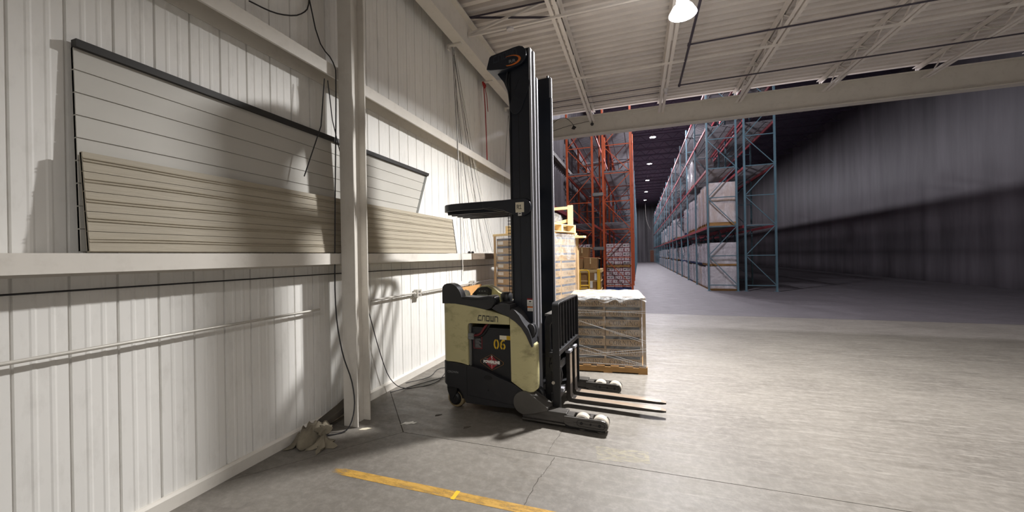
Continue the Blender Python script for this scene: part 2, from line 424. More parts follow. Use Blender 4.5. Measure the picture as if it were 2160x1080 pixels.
def stencil_glyph(ch):
    if ch == '0':
        return ring_poly(.32, .5, (.32, .5), (.15, .34), 100, 260, 12) + ring_poly(.32, .5, (.32, .5), (.15, .34), -80, 80, 12), .64
    q = ring_poly(.33, .32, (.32, .32), (.15, .16), 105, 255, 10) + ring_poly(.33, .32, (.32, .32), (.15, .16), -75, 75, 10)
    q += [[(.01, .32), (.18, .32), (.22, .70), (.04, .66)], [(.04, .66), (.22, .70), (.40, .84), (.26, .98)], [(.26, .98), (.40, .84), (.58, .84), (.56, 1.0)]]
    return q, .66
def plate_glyph(ch):
    if ch == 'R': S = [[(.08, 0), (.08, 1)], [(.08, .94), (.48, .94), (.62, .82), (.62, .64), (.48, .52), (.08, .52)], [(.36, .5), (.66, .02)]]
    else: S = [[(.10, .76), (.34, .96), (.34, .05)], [(.06, .05), (.62, .05)]]
    return [q for s_ in S for q in stroke(s_, .15)], .74
def font_mesh(s, height, width=None, bold=0.0):
    cu = bpy.data.curves.new('lettering', 'FONT'); cu.body = s; cu.align_x = 'CENTER'; cu.align_y = 'CENTER'; cu.size = height * 1.4; cu.offset = bold
    cu.resolution_u = 3
    o = bpy.data.objects.new('lettering_tmp', cu); COL.objects.link(o)
    dg = bpy.context.evaluated_depsgraph_get(); dg.update()
    me = bpy.data.meshes.new_from_object(o.evaluated_get(dg))
    bpy.data.objects.remove(o); bpy.data.curves.remove(cu)
    xs = [v.co.x for v in me.vertices]; ys = [v.co.y for v in me.vertices]
    w0 = max(xs) - min(xs); h0 = max(ys) - min(ys); cx = (max(xs) + min(xs)) / 2; cy = (max(ys) + min(ys)) / 2
    sx = (width / w0) if width else height / h0
    for v in me.vertices: v.co = Vector(((v.co.x - cx) * sx, 0, (v.co.y - cy) * height / h0))
    me.materials.clear()
    return me

# ================================================================== STRUCTURE
# ---- floor: three slabs with open joints, and the slab of the hall
fl_o = struct(MB().box(-3.3, 14, -5, 80, -0.3, -0.006).build('floor', 'joint'), 'grey concrete warehouse floor with joints and tyre scuffs', 'floor')
MB().prism([(-3.02, -5), (9, -5), (9, 3.017), (-2.139, 3.017), (-3.02, 1.880)], 'xy', -0.006, 0).build('slab', 'floor', fl_o)
MB().prism([(-2.135, 3.023), (9, 3.023), (9, 10.99), (-3.02, 10.99), (-3.02, 3.993)], 'xy', -0.006, 0).build('slab', 'floor', fl_o)
MB().prism([(-2.144, 3.02), (-3.02, 3.986), (-3.02, 1.888)], 'xy', -0.006, 0).build('slab', 'floor', fl_o)
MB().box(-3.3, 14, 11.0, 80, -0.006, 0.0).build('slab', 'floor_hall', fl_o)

def ribbon(pts, w_, z):
    mb = MB(); L_ = []; Rr = []
    for i, (x, y) in enumerate(pts):
        a, b_ = pts[max(0, i - 1)], pts[min(len(pts) - 1, i + 1)]
        d = Vector((b_[0] - a[0], b_[1] - a[1])).normalized(); ww = w_ * (0.6 + 0.8 * random.random())
        L_.append((x - d.y * ww, y + d.x * ww, z)); Rr.append((x + d.y * ww, y - d.x * ww, z))
    n_ = len(pts); return mb.add(L_ + Rr, [[i, i + 1, n_ + i + 1, n_ + i] for i in range(n_ - 1)])
def jag(P, n_=6, a=0.006):
    out = []
    for (x0, y0), (x1, y1) in zip(P, P[1:]):
        for k in range(n_):
            t = k / n_; out.append((x0 + (x1 - x0) * t + random.uniform(-a, a), y0 + (y1 - y0) * t))
    return out + [P[-1]]
ribbon(jag([(-0.75, 1.9), (-0.742, 2.296), (-0.736, 2.5), (-0.731, 2.675), (-0.70, 2.78), (-0.676, 2.998)]), 0.0022, 0.0008).build('crack', 'joint', fl_o)
ribbon(jag([(-0.744, 3.04), (-0.744, 3.177), (-0.72, 3.36), (-0.70, 3.5)]), 0.0016, 0.0008).build('crack', 'joint', fl_o)
# ---- left wall: cladding panels on a backing
wl = struct(MB().box(-3.16, -3.05, -5, 11.0, 0, 5.9).build('wall_left', 'wall'), 'white ribbed metal wall behind the column', 'wall')
PW = 0.205
prof = [(0.0, -0.012), (0.004, -0.012), (0.009, 0), (0.060, 0), (0.068, 0.0025), (0.080, 0.0025), (0.088, 0), (0.128, 0), (0.136, 0.0025), (0.148, 0.0025), (0.156, 0), (0.200, 0), (PW, -0.012)]
mb = MB()
lo = [(dx, y, 0.0) for y, dx in prof]; hi = [(dx, y, 5.86) for y, dx in prof]
n = len(prof)
mb.add(lo + hi + [(-0.03, y, 0.0) for y, dx in prof] + [(-0.03, y, 5.86) for y, dx in prof],
       [[i, i + 1, n + i + 1, n + i] for i in range(n - 1)] + [[2 * n + i, 3 * n + i, 3 * n + i + 1, 2 * n + i + 1] for i in range(n - 1)] +
       [[0, n, 3 * n, 2 * n], [n - 1, 3 * n - 1, 4 * n - 1, 2 * n - 1]])
wp_me = mb.mesh('wall_panel'); wp_me.materials.append(M['wall'])
for i in range(78):
    o = place('wall_panel', wp_me, None, wl); o.location = (-3.0, -4.97 + i * PW, 0)
struct(MB().prism([(-3.0, 0), (-2.965, 0), (-2.965, 0.085), (-2.985, 0.10), (-3.0, 0.10)], 'xz', -5, 11).build('baseboard_left', 'steel_white'), 'white base sill along the foot of the ribbed wall', 'baseboard')
struct(MB().box(9.0, 9.12, -5, 11, 0, 5.9).build('wall_right', 'wall'), 'pale wall far to the right of the aisle', 'wall')
struct(MB().box(-3.2, 9.1, -5.12, -5.0, 0, 5.9).build('wall_back', 'wall'), 'pale wall behind the viewer', 'wall')

# ---- ceiling: corrugated deck sheets
ceil = struct(MB().box(-3.1, 9.1, -5, 11.0, 5.88, 5.95).build('ceiling', 'deck'), 'white corrugated metal roof deck above the forklift', 'ceiling')
RP = 0.19
mb = MB(); pr = []
for k in range(5):
    b0 = k * RP
    pr += [(b0, 0.065), (b0 + 0.065, 0.065), (b0 + 0.080, 0.0), (b0 + 0.165, 0.0), (b0 + 0.180, 0.065)]
pr.append((5 * RP, 0.065)); n = len(pr)
mb.add([(-3.05, y, z) for y, z in pr] + [(9.05, y, z) for y, z in pr] + [(-3.05, y, 0.07) for y, z in pr] + [(9.05, y, 0.07) for y, z in pr],
       [[i, i + 1, n + i + 1, n + i] for i in range(n - 1)] + [[2 * n + i, 3 * n + i, 3 * n + i + 1, 2 * n + i + 1] for i in range(n - 1)])
ds_me = mb.mesh('deck_sheet'); ds_me.materials.append(M['deck'])
for i in range(17):
    o = place('deck_sheet', ds_me, None, ceil); o.location = (0, 11.0 - (i + 1) * 5 * RP, 5.79)

# ---- eave beam along the wall, portal girder, column, girts
def ibeam(name, axis, a0, a1, c, z0, z1, wdt, m, tf=0.022, tw=0.016):
    p = [(c - wdt / 2, z0), (c + wdt / 2, z0), (c + wdt / 2, z0 + tf), (c + tw / 2, z0 + tf), (c + tw / 2, z1 - tf), (c + wdt / 2, z1 - tf), (c + wdt / 2, z1), (c - wdt / 2, z1),
         (c - wdt / 2, z1 - tf), (c - tw / 2, z1 - tf), (c - tw / 2, z0 + tf), (c - wdt / 2, z0 + tf)]
    return MB().prism(p, 'xz' if axis == 'y' else 'yz', a0, a1).build(name, m)
eave = ibeam('trim_1', 'y', -5, 10.9, -2.72, 5.15, 5.66, 0.20, 'steel_white')
struct(eave, 'white steel eave beam running along the top of the wall', 'beam')
for yb in (5.55, 6.95, 8.35):
    b = MB(); b.box(-2.93, -2.68, yb - 0.035, yb + 0.035, 5.125, 5.148); b.box(-2.93, -2.90, yb - 0.035, yb + 0.035, 5.07, 5.125)
    b.build('hanger_bracket', 'steel_white', eave)
gird = ibeam('trim_2', 'x', -3.05, 9.0, 11.0, 5.10, 5.65, 0.22, 'steel_white')
struct(gird, 'deep white steel girder spanning the opening to the hall', 'beam')
colm = empty('steel_column', (-2.705, 3.065, 0))
tag(colm, 'white painted steel column with chipped edges beside the wall', 'column')
b = MB()
MB().box(-0.083, 0.083, -0.095, -0.081, 0, 5.15).build('flange', 'steel_white', colm, bevel=0.003)
MB().box(-0.083, 0.083, 0.081, 0.095, 0, 5.15).build('flange', 'steel_white', colm, bevel=0.003)
MB().box(-0.006, 0.006, -0.081, 0.081, 0, 5.15).build('web', 'steel_white', colm)
def girt(name, z0, z1, x1, label, lip=0.02):
    t_ = 0.006
    p = [(-2.995, z1), (x1, z1), (x1, z0), (x1 - lip, z0), (x1 - lip, z0 + t_), (x1 - t_, z0 + t_), (x1 - t_, z1 - t_), (-2.995 + t_, z1 - t_), (-2.995 + t_, z0 - 0.02), (-2.995, z0 - 0.02)]
    o = MB().prism(p, 'xz', -5, 10.9).build(name, 'steel_white')
    return struct(o, label, 'beam')
girt('trim_3', 3.43, 3.55, -2.80, 'upper white horizontal girt on the ribbed wall')
girt('trim_4', 1.60, 1.705, -2.80, 'lower white girt carrying the two leaning door sections')

# ---- roof joists
JX = [-1.19 + 1.82 * k for k in range(6)]
def joist():
    t = empty('roof_joist')
    for s_ in (-1, 1):
        p = [(s_ * 0.016, 5.44), (s_ * 0.075, 5.44), (s_ * 0.075, 5.448), (s_ * 0.024, 5.448), (s_ * 0.024, 5.50), (s_ * 0.016, 5.50)]
        MB().prism(p, 'xz', -5, 10.86).build('bottom_chord', 'joist', t)
        p = [(s_ * 0.016, 5.785), (s_ * 0.075, 5.785), (s_ * 0.075, 5.777), (s_ * 0.024, 5.777), (s_ * 0.024, 5.72), (s_ * 0.016, 5.72)]
        MB().prism(p, 'xz', -5, 11.1).build('top_chord', 'joist', t)
    mb = MB(); y = -4.9; k = 0
    while y < 10.6:
        a, b_ = (5.46, 5.76) if k % 2 else (5.76, 5.46)
        mb.bar((0, y, a), (0, y + 0.42, b_), 0.02, 0.02); y += 0.42; k += 1
    mb.build('web_rod', 'joist', t)
    return t
jt = joist()
names = ['roof joist nearest the wall, ending above the rack opening', 'roof joist beside the bright high-bay lamp', 'third roof joist from the wall', 'fourth roof joist from the wall', 'fifth roof joist from the wall', 'sixth roof joist from the wall']
for k, x in enumerate(JX):
    o = jt if k == 0 else copy_tree(jt)
    o.location = (x, 0, 0); tag(o, 'white open-web ' + names[k], 'joist', 'roof joists')
# bridging lines across the joists
def angle_bar(p, q, name, label, cat='bridging', m='joist', w_=0.035):
    o = MB().bar(p, q, w_, w_).build(name, m); return tag(o, label, cat)
angle_bar((-2.70, 5.86, 5.425), (8.9, 5.90, 5.425), 'joist_bridging', 'pale angle bar crossing under the joists near the eave bracket')
angle_bar((-2.70, 5.87, 5.46), (-1.27, 5.90, 5.76), 'diagonal_bridging', 'diagonal brace rising from the eave beam to the first joist')
angle_bar((-2.70, 5.85, 5.74), (-1.27, 5.92, 5.47), 'diagonal_bridging', 'diagonal brace falling from the eave beam towards the first joist', m='pipe_dark', w_=0.025)
angle_bar((-2.70, 5.80, 5.70), (-1.27, 5.88, 5.72), 'joist_bridging', 'dark thin rod near the deck between eave beam and first joist', m='pipe_dark', w_=0.02)
angle_bar((-2.70, 8.07, 5.425), (8.9, 8.07, 5.425), 'joist_bridging', 'pale angle bar crossing under the joists halfway to the girder')
def smooth_path(P, k=4):
    if len(P) < 4: return P
    P = [Vector(p) for p in P]; out = []
    for i in range(len(P) - 1):
        a, b_, c, d = P[max(0, i - 1)], P[i], P[i + 1], P[min(len(P) - 1, i + 2)]
        for j in range(k):
            t = j / k
            out.append(0.5 * ((2 * b_) + (c - a) * t + (2 * a - 5 * b_ + 4 * c - d) * t * t + (3 * b_ - a - 3 * c + d) * t ** 3))
    return out + [P[-1]]
def pipe(name, pts, r, m, label, cat, n=8, group=None):
    o = MB().tube(smooth_path(pts), r, n).build(name, m, smooth=60); return tag(o, label, cat, group)
pipe('conduit', [(-2.6, 8.85, 5.46), (8.9, 8.85, 5.46)], 0.011, 'conduit', 'thin pale conduit crossing the ceiling nearest the girder side', 'conduit')
pipe('conduit', [(-2.6, 9.3, 5.5), (0.55, 9.28, 5.5)], 0.010, 'pipe_dark', 'thin dark conduit under the deck ending at the second joist', 'conduit')
pipe('conduit', [(-2.6, 9.9, 5.6), (0.55, 9.9, 5.6)], 0.009, 'pipe_dark', 'thin dark conduit under the deck close to the girder', 'conduit')
sp = empty('sprinkler_pipe', (0.93, 7.0, 5.42)); tag(sp, 'dark sprinkler pipe beside the bright lamp with side branches', 'pipe')
MB().tube([(0.02, -6, 0), (-0.0, 2.2, 0)], 0.022, 10).build('main_pipe', 'pipe_dark', sp, smooth=60)
for yb in (0.47, 2.2):
    MB().tube([(0, yb, 0), (7.5, yb, 0.02)], 0.015, 8).build('branch', 'pipe_dark', sp, smooth=60)
    MB().lathe([(0.03, -0.03), (0.03, 0.03)], (0, yb, 0), 'y', 10).build('coupling', 'pipe_dark', sp, smooth=40)
# wiring and fittings hung on the girder
pipe('girder_cable', [(-2.6, 10.87, 5.35), (-2.2, 10.87, 5.62), (-1.95, 10.86, 5.64), (-1.75, 10.86, 5.45), (-1.72, 10.86, 5.34)], 0.008, 'cable', 'black cable draped over the girder left of the first joist', 'cable', 6)
pipe('girder_cable', [(-2.4, 10.87, 5.30), (-1.9, 10.87, 5.40), (-1.5, 10.86, 5.44), (-1.19, 10.86, 5.47)], 0.006, 'cable', 'thin black cable crossing the girder face to the first joist end', 'cable', 6)
pipe('girder_cable', [(-1.1, 10.87, 5.55), (-0.4, 10.87, 5.50), (0.3, 10.87, 5.55), (0.62, 10.87, 5.60)], 0.004, 'white_print', 'thin white wire sagging along the girder between two joists', 'cable', 6)
gd = empty('camera_pod', (-1.19, 10.84, 5.36)); tag(gd, 'small black ball fitting hanging at the end of the first joist', 'fitting')
MB().lathe([(0.0, -0.05), (0.035, -0.035), (0.05, 0.0), (0.035, 0.035), (0.0, 0.05)], (0, 0, 0), 'z', 14).build('ball', 'cable', gd, smooth=50)
MB().cyl((0, 0, 0.04), (0, 0, 0.085), 0.012, 8).build('stem', 'cable', gd)
tag(MB().prism([(-1.78, 5.30), (-1.70, 5.27), (-1.64, 5.33), (-1.69, 5.37), (-1.72, 5.40)], 'xz', 10.83, 10.86).build('cable_clamp', 'cable'), 'small black clamp on the girder face', 'fitting')
# detectors and fittings on the joists
for (x, y, z, lab) in ((0.66, 9.35, 5.44, 'small white cone detector under the second joist'), (-1.95, 5.875, 5.41, 'small white round fitting above the forklift mast')):
    k_ = 1.0 if x > 0 else 0.4
    d = MB().lathe([(0.0, -0.1 * k_), (0.03, -0.1 * k_), (0.06, -0.03), (0.065, 0.0), (0.0, 0.0)], (x, y, z), 'z', 14).build('detector', 'lamp_case', smooth=40); tag(d, lab, 'detector')

# ---- the tall hall beyond the girder
HZ = 11.6
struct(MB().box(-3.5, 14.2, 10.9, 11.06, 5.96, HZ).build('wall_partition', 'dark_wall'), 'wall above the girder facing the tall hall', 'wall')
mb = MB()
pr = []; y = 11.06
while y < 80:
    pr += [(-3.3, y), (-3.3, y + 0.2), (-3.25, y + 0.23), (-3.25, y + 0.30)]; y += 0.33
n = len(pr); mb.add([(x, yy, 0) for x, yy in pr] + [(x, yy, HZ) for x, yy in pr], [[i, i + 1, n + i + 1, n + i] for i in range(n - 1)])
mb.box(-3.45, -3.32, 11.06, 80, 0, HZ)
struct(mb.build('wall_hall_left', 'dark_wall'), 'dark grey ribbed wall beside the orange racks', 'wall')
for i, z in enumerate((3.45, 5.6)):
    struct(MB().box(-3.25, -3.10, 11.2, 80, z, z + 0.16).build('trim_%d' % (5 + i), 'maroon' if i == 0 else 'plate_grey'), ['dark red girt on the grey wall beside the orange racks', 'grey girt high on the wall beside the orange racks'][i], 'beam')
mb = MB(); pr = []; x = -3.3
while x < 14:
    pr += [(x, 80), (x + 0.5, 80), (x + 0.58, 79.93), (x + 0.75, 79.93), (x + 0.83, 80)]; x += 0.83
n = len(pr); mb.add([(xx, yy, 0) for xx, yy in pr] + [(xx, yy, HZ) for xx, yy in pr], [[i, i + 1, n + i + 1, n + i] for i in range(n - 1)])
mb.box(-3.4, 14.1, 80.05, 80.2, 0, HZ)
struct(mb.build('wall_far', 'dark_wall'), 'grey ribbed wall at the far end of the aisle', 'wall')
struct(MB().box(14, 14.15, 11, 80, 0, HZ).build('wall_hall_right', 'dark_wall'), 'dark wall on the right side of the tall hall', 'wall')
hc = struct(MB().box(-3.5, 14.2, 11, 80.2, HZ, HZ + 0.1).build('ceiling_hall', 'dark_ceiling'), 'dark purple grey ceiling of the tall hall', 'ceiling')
mb = MB(); mb.box(-3.3, 14, -0.06, 0.06, -0.05, 0.0); mb.box(-3.3, 14, -0.06, 0.06, -0.55, -0.48)
x = -3.2
while x < 13.5:
    mb.bar((x, 0, -0.5), (x + 0.5, 0, -0.03), 0.03, 0.03); mb.bar((x + 0.5, 0, -0.03), (x + 1.0, 0, -0.5), 0.03, 0.03); x += 1.0
tj = mb.mesh('truss_joist'); tj.materials.append(M['dark_ceiling'])
for k in range(29):
    o = place('truss_joist', tj, None, hc); o.location = (0, 12.5 + k * 2.33, HZ)
d4 = empty('door_1', (2.75, 79.88, 0)); struct(d4, 'brown door in the far wall at the end of the aisle', 'door')
MB().box(-0.55, 0.55, -0.06, 0.04, 0, 2.3).build('door_leaf', 'timber_door', d4, bevel=0.02)
MB().box(-0.65, 0.65, -0.02, 0.05, 0, 2.42).build('door_frame', 'plate_grey', d4)
pipe('hanging_cable', [(1.3, 72, HZ), (1.35, 72, 8.8), (1.6, 72, 7.2), (2.1, 72, 6.0)], 0.03, 'cable_grey', 'pale cable hanging in a curve below the farthest hall lamp', 'cable')

# ---- lamps
def highbay(loc, power, col, label, r=0.19, parent_name='high_bay_lamp', lens=40, group=None, spread=180, top=5.79, glow=0):
    t = empty(parent_name, loc); tag(t, label, 'lamp', group)
    MB().lathe([(0.04, 0.24), (0.07, 0.23), (0.08, 0.12), (r * 0.8, 0.09), (r + 0.02, 0.0), (r + 0.0, 0.0), (r * 0.72, 0.05), (0.0, 0.06)], (0, 0, 0), 'z', 24).build('housing', emit('refractor_glow', col, glow) if glow else 'lamp_case', t, smooth=35)
    MB().lathe([(0.0, 0.02), (r * 0.6, 0.018), (r * 0.97, 0.012), (r * 0.97, 0.022), (0.0, 0.03)], (0, 0, 0), 'z', 24).build('lens', emit('lamp_glow', col, lens), t, smooth=35)
    MB().cyl((0, 0, 0.24), (0, 0, top - loc[2]), 0.012, 8).build('hanger', 'lamp_case', t)
    d = bpy.data.lights.new('lamp_light', 'AREA'); d.shape = 'DISK'; d.size = r * 1.9; d.energy = power; d.color = col; d.spread = radians(spread)
    lo_ = bpy.data.objects.new('lamp_light', d); COL.objects.link(lo_); lo_.parent = t; lo_.location = (0, 0, -0.012)
    return t
highbay((0.595, 5.334, 4.75), P_MAIN, WARM, 'bright round high-bay lamp hanging beside the second joist', r=0.15, glow=20, spread=154)
highbay((0.6, -1.8, 4.75), P_FILL, WARM, 'high-bay lamp behind the viewer above the yellow line', glow=12, spread=140)  # this lamp and the next two are added as fill light
highbay((5.6, -1.8, 4.75), P_FILL * 0.8, WARM, 'high-bay lamp behind the viewer far to the right', glow=12, spread=140)
highbay((5.6, 5.334, 4.75), P_FILL * 0.8, WARM, 'high-bay lamp hanging far to the right of the forklift', glow=12, spread=140)
for k, y in enumerate((13.3, 22.6, 31.9, 41.2, 50.4, 59.6, 68.8)):  # first lamp is unseen, added to light the fronts of the orange racks
    highbay((1.22, y, 10.9), P_TALL, COOL, ['hall lamp just past the girder, out of view from the truck', 'hall lamp hidden above the girder, second of the aisle row', 'hall lamp over the aisle, nearest and largest in view', 'second visible hall lamp over the aisle', 'third visible hall lamp over the aisle', 'fourth visible hall lamp over the aisle', 'farthest hall lamp over the aisle'][k], r=0.24, parent_name='hall_lamp', lens=80, group='hall lamps', top=HZ)

# ================================================================== REACH TRUCK
truck = empty('reach_truck', (-2.10, 3.599, 0), radians(-4))
tag(truck, 'cream and black stand-up reach truck with a tall mast, numbered 06', 'forklift')
V0, V1 = 0.03, 1.13

def slices(poly, v0, v1, rear=None, front=None, r=0.07, m=5):
    """poly in (u, z) carried across the width v0..v1, vertical end corners rounded to radius r"""
    offs = [r * (1 - cos(pi / 2 * i / m)) for i in range(m + 1)]
    vs = [v0 + o for o in offs] + [v1 - o for o in offs[::-1]]
    loops = []
    for v in vs:
        d = min(v - v0, v1 - v); c = r - sqrt(max(0, r * r - max(0, r - d) ** 2))
        loop = []
        for u, z in poly:
            uu = u
            if rear is not None and u < rear + r: uu = max(u, rear + c) if u < rear + c else u
            if front is not None and u > front - r: uu = min(u, front - c)
            loop.append((uu, v, z))
        loops.append(loop)
    return loops
def arc(cx, cy, rx, ry, a0, a1, n=8):
    return [(cx + rx * cos(radians(a0 + (a1 - a0) * i / n)), cy + ry * sin(radians(a0 + (a1 - a0) * i / n))) for i in range(n + 1)]

# cream shell: a C round the battery opening
shell = [(0.045, 0.522), (0.052, 1.146), (0.14, 1.149), (0.223, 1.147), (0.34, 1.136), (0.453, 1.119), (0.565, 1.101), (0.673, 1.078), (0.77, 1.055), (0.853, 1.030),
         (0.853, 0.955), (0.40, 0.948), (0.378, 0.938), (0.370, 0.915), (0.374, 0.50), (0.29, 0.515), (0.20, 0.522)]
MB().loft(slices(shell, V0, V1, rear=0.045, r=0.09)).build('rear_shell', 'cream', truck, smooth=35, bevel=0.006)
fp = [(0.857, 1.028), (0.92, 0.992), (0.984, 0.940), (1.03, 0.885), (1.062, 0.835), (1.09, 0.79), (1.118, 0.76), (1.123, 0.72), (1.128, 0.55), (1.128, 0.36), (1.12, 0.318), (1.10, 0.302), (1.03, 0.292),
      (0.985, 0.312), (0.93, 0.344), (0.862, 0.385)]
for a, b_ in ((V0, 0.20), (V1 - 0.2, V1)):
    MB().loft(slices(fp, a, b_, front=1.13, r=0.08)).build('front_panel', 'cream', truck, smooth=35, bevel=0.006)
# black skirt
sk = [(0.043, 0.275), (0.040, 0.40), (0.046, 0.518), (0.20, 0.517), (0.29, 0.510), (0.36, 0.500), (0.45, 0.489), (0.552, 0.468), (0.63, 0.445), (0.713, 0.413), (0.80, 0.388), (0.87, 0.368), (0.93, 0.338),
      (0.972, 0.309), (1.0, 0.28), (1.0, 0.13), (0.866, 0.115), (0.60, 0.105), (0.34, 0.100), (0.315, 0.150), (0.29, 0.205), (0.25, 0.240), (0.19, 0.252), (0.115, 0.245)]
skirt = MB().loft(slices(sk, V0 - 0.006, V1 + 0.006, rear=0.04, r=0.09)).build('skirt', 'skirt', truck, smooth=35, bevel=0.006)
MB().box(0.354, 0.357, V0 - 0.008, V0 + 0.01, 0.16, 0.495).build('panel_seam', 'black', skirt)
MB().prism([(0.36, 0.185), (0.90, 0.148), (0.90, 0.151), (0.36, 0.189)], 'xz', V0 - 0.009, V0 + 0.01).build('panel_seam', 'black', skirt)
MB().prism(arc(0.605, 0.395, 0.048, 0.023, 0, 360, 20)[:-1], 'xz', V0 - 0.009, V0 + 0.01).build('oval_hole', 'black', skirt)
MB().prism(arc(0.605, 0.265, 0.008, 0.008, 0, 360, 12)[:-1], 'xz', V0 - 0.011, V0 + 0.01).build('bolt', 'black', skirt)
o = place('worn_lettering', font_mesh('CROWN', 0.022, 0.13), 'grey_print', skirt); o.location = (0.185, V0 - 0.0085, 0.415)
# inner chassis
MB().box(0.10, 1.0, 0.10, V1 - 0.08, 0.11, 0.50).build('chassis', 'black', truck)
# battery with its decals
bat = MB().box(0.385, 0.853, V0 + 0.045, V1 - 0.05, 0.28, 0.90).build('battery', 'battery', truck, bevel=0.008)
MB().box(0.40, 0.853, V0 + 0.042, V0 + 0.08, 0.885, 0.905).build('battery_rim', 'black_metal', bat, bevel=0.004)
MB().box(0.376, 0.395, V0 + 0.02, V0 + 0.06, 0.30, 0.94).build('opening_edge', 'plate_grey', truck)
YV = V0 + 0.0435
con = MB(); con.box(0.370, 0.435, V0 + 0.005, V0 + 0.05, 0.775, 0.84); con.box(0.376, 0.43, V0 - 0.003, V0 + 0.01, 0.785, 0.803); con.box(0.376, 0.43, V0 - 0.003, V0 + 0.01, 0.812, 0.83)
con.build('battery_connector', 'grip', truck, bevel=0.004)
MB().tube([(0.435, V0 + 0.03, 0.815), (0.48, V0 + 0.028, 0.822), (0.515, V0 + 0.03, 0.845), (0.55, V0 + 0.035, 0.90), (0.585, V0 + 0.05, 0.945)], 0.013, 8).build('power_cable', 'cable_red', truck, smooth=60)
MB().tube([(0.435, V0 + 0.03, 0.795), (0.49, V0 + 0.03, 0.802), (0.54, V0 + 0.032, 0.835), (0.585, V0 + 0.04, 0.895), (0.61, V0 + 0.05, 0.945)], 0.013, 8).build('power_cable', 'black', truck, smooth=60)
# number 06
o = place('number_lettering', word_mesh('06', 0.135, 0.105, stencil_glyph, 0.12), 'yellow_print', bat); o.location = (0.720, YV, 0.738)
# caution label with red border
lab = MB().box(0.418, 0.518, YV - 0.001, YV + 0.001, 0.676, 0.802).build('caution_label', 'red_print', bat)
MB().box(0.423, 0.513, YV - 0.0016, YV, 0.681, 0.797).build('label_face', 'battery', lab)
mb = MB()
for k in range(8): mb.box(0.437, 0.508 - 0.012 * (k % 3), YV - 0.0022, YV, 0.690 + k * 0.0125, 0.694 + k * 0.0125)
mb.build('label_print', 'grey_print', lab)
st = MB().box(0.722, 0.852, YV - 0.001, YV + 0.001, 0.790, 0.832).build('paper_sticker', 'sticker', bat)
MB().box(0.80, 0.852, YV - 0.0018, YV, 0.791, 0.831).build('sticker_band', 'yellow_print', st)
# hexagonal brand plate
def hexa(cx, cz, w_, h_, s): return [(cx - w_ / 2 * s, cz + 0.012 * s), (cx - w_ / 2 * s, cz - 0.012 * s), (cx, cz - h_ / 2 * s), (cx + w_ / 2 * s, cz - 0.012 * s), (cx + w_ / 2 * s, cz + 0.012 * s), (cx, cz + h_ / 2 * s)]
hx = MB().prism(hexa(0.628, 0.545, 0.265, 0.170, 1.0), 'xz', YV - 0.0015, YV).build('brand_decal', 'gold_print', bat)
MB().prism(hexa(0.628, 0.545, 0.265, 0.170, 0.965), 'xz', YV - 0.002, YV).build('decal_border', 'black', hx)
MB().prism([(0.628, 0.472), (0.685, 0.520), (0.70, 0.545), (0.685, 0.570), (0.628, 0.618), (0.571, 0.570), (0.556, 0.545), (0.571, 0.520)], 'xz', YV - 0.0025, YV).build('decal_field', 'red_print', hx)
MB().prism([(0.628, 0.618), (0.638, 0.608), (0.630, 0.597), (0.637, 0.585), (0.626, 0.566), (0.624, 0.566), (0.632, 0.583), (0.622, 0.596), (0.630, 0.607), (0.620, 0.612)], 'xz', YV - 0.003, YV).build('lightning_mark', 'white_print', hx)
MB().prism([(0.6255, 0.52), (0.6305, 0.52), (0.629, 0.478), (0.627, 0.478)], 'xz', YV - 0.003, YV).build('lightning_mark', 'white_print', hx)
o = place('decal_lettering', font_mesh('POWERLINE', 0.034, 0.19, 0.004), 'white_print', hx); o.location = (0.626, YV - 0.0034, 0.548)
MB().box(0.58, 0.69, YV - 0.003, YV, 0.5205, 0.5245).build('decal_rule', 'grey_print', hx)
MB().box(0.545, 0.585, YV - 0.003, YV, 0.578, 0.582).build('decal_rule', 'grey_print', hx)
# CROWN on the shell
o = place('maker_lettering', word_mesh('CROWN', 0.232, 0.060, logo_glyph, 0.22), 'dark_print', truck); o.location = (0.612, V0 - 0.0015, 1.008); o.rotation_euler = (0, radians(1.5), 0)

# padded side wing and armrest on top of the shell
bk = [(0.045, 1.146), (0.047, 1.29), (0.060, 1.325), (0.085, 1.350), (0.12, 1.363), (0.16, 1.365), (0.20, 1.355), (0.235, 1.335), (0.262, 1.305), (0.285, 1.27), (0.30, 1.225), (0.31, 1.138), (0.22, 1.149)]
MB().loft(slices(bk, V0 + 0.004, 0.13, rear=0.045, r=0.03)).build('back_pad', 'plastic', truck, smooth=40, bevel=0.012, seg=3)
ar = [(0.305, 1.136), (0.302, 1.222), (0.34, 1.228), (0.42, 1.224), (0.50, 1.222), (0.57, 1.232), (0.62, 1.240), (0.655, 1.238), (0.683, 1.215), (0.695, 1.18), (0.69, 1.155), (0.655, 1.118), (0.60, 1.096), (0.453, 1.122)]
MB().loft(slices(ar, V0 + 0.004, 0.20, front=0.695, r=0.05)).build('armrest', 'plastic', truck, smooth=40, bevel=0.010, seg=3)
MB().tube([(0.31, V0 + 0.002, 1.205), (0.45, V0 + 0.001, 1.198), (0.55, V0 + 0.001, 1.205), (0.62, V0 + 0.002, 1.212)], 0.003, 6).build('armrest_piping', 'black', truck)
cw = [(0.655, 1.112), (0.70, 1.150), (0.73, 1.160), (0.80, 1.163), (0.86, 1.155), (0.865, 1.02), (0.853, 1.034), (0.77, 1.059)]
MB().loft(slices(cw, V0 + 0.002, V1 - 0.01)).build('cowl', 'fairing', truck, smooth=40, bevel=0.012, seg=3)
mb = MB()
for k in range(16):
    u0 = 0.695 + k * 0.009
    mb.box(u0, u0 + 0.004, V0 + 0.05, V0 + 0.25, 1.158, 1.1665)
mb.build('vent_ribs', 'plastic', truck)
MB().box(0.33, 0.86, 0.30, V1 - 0.02, 1.02, 1.10).build('deck_cover', 'plastic', truck, bevel=0.01)
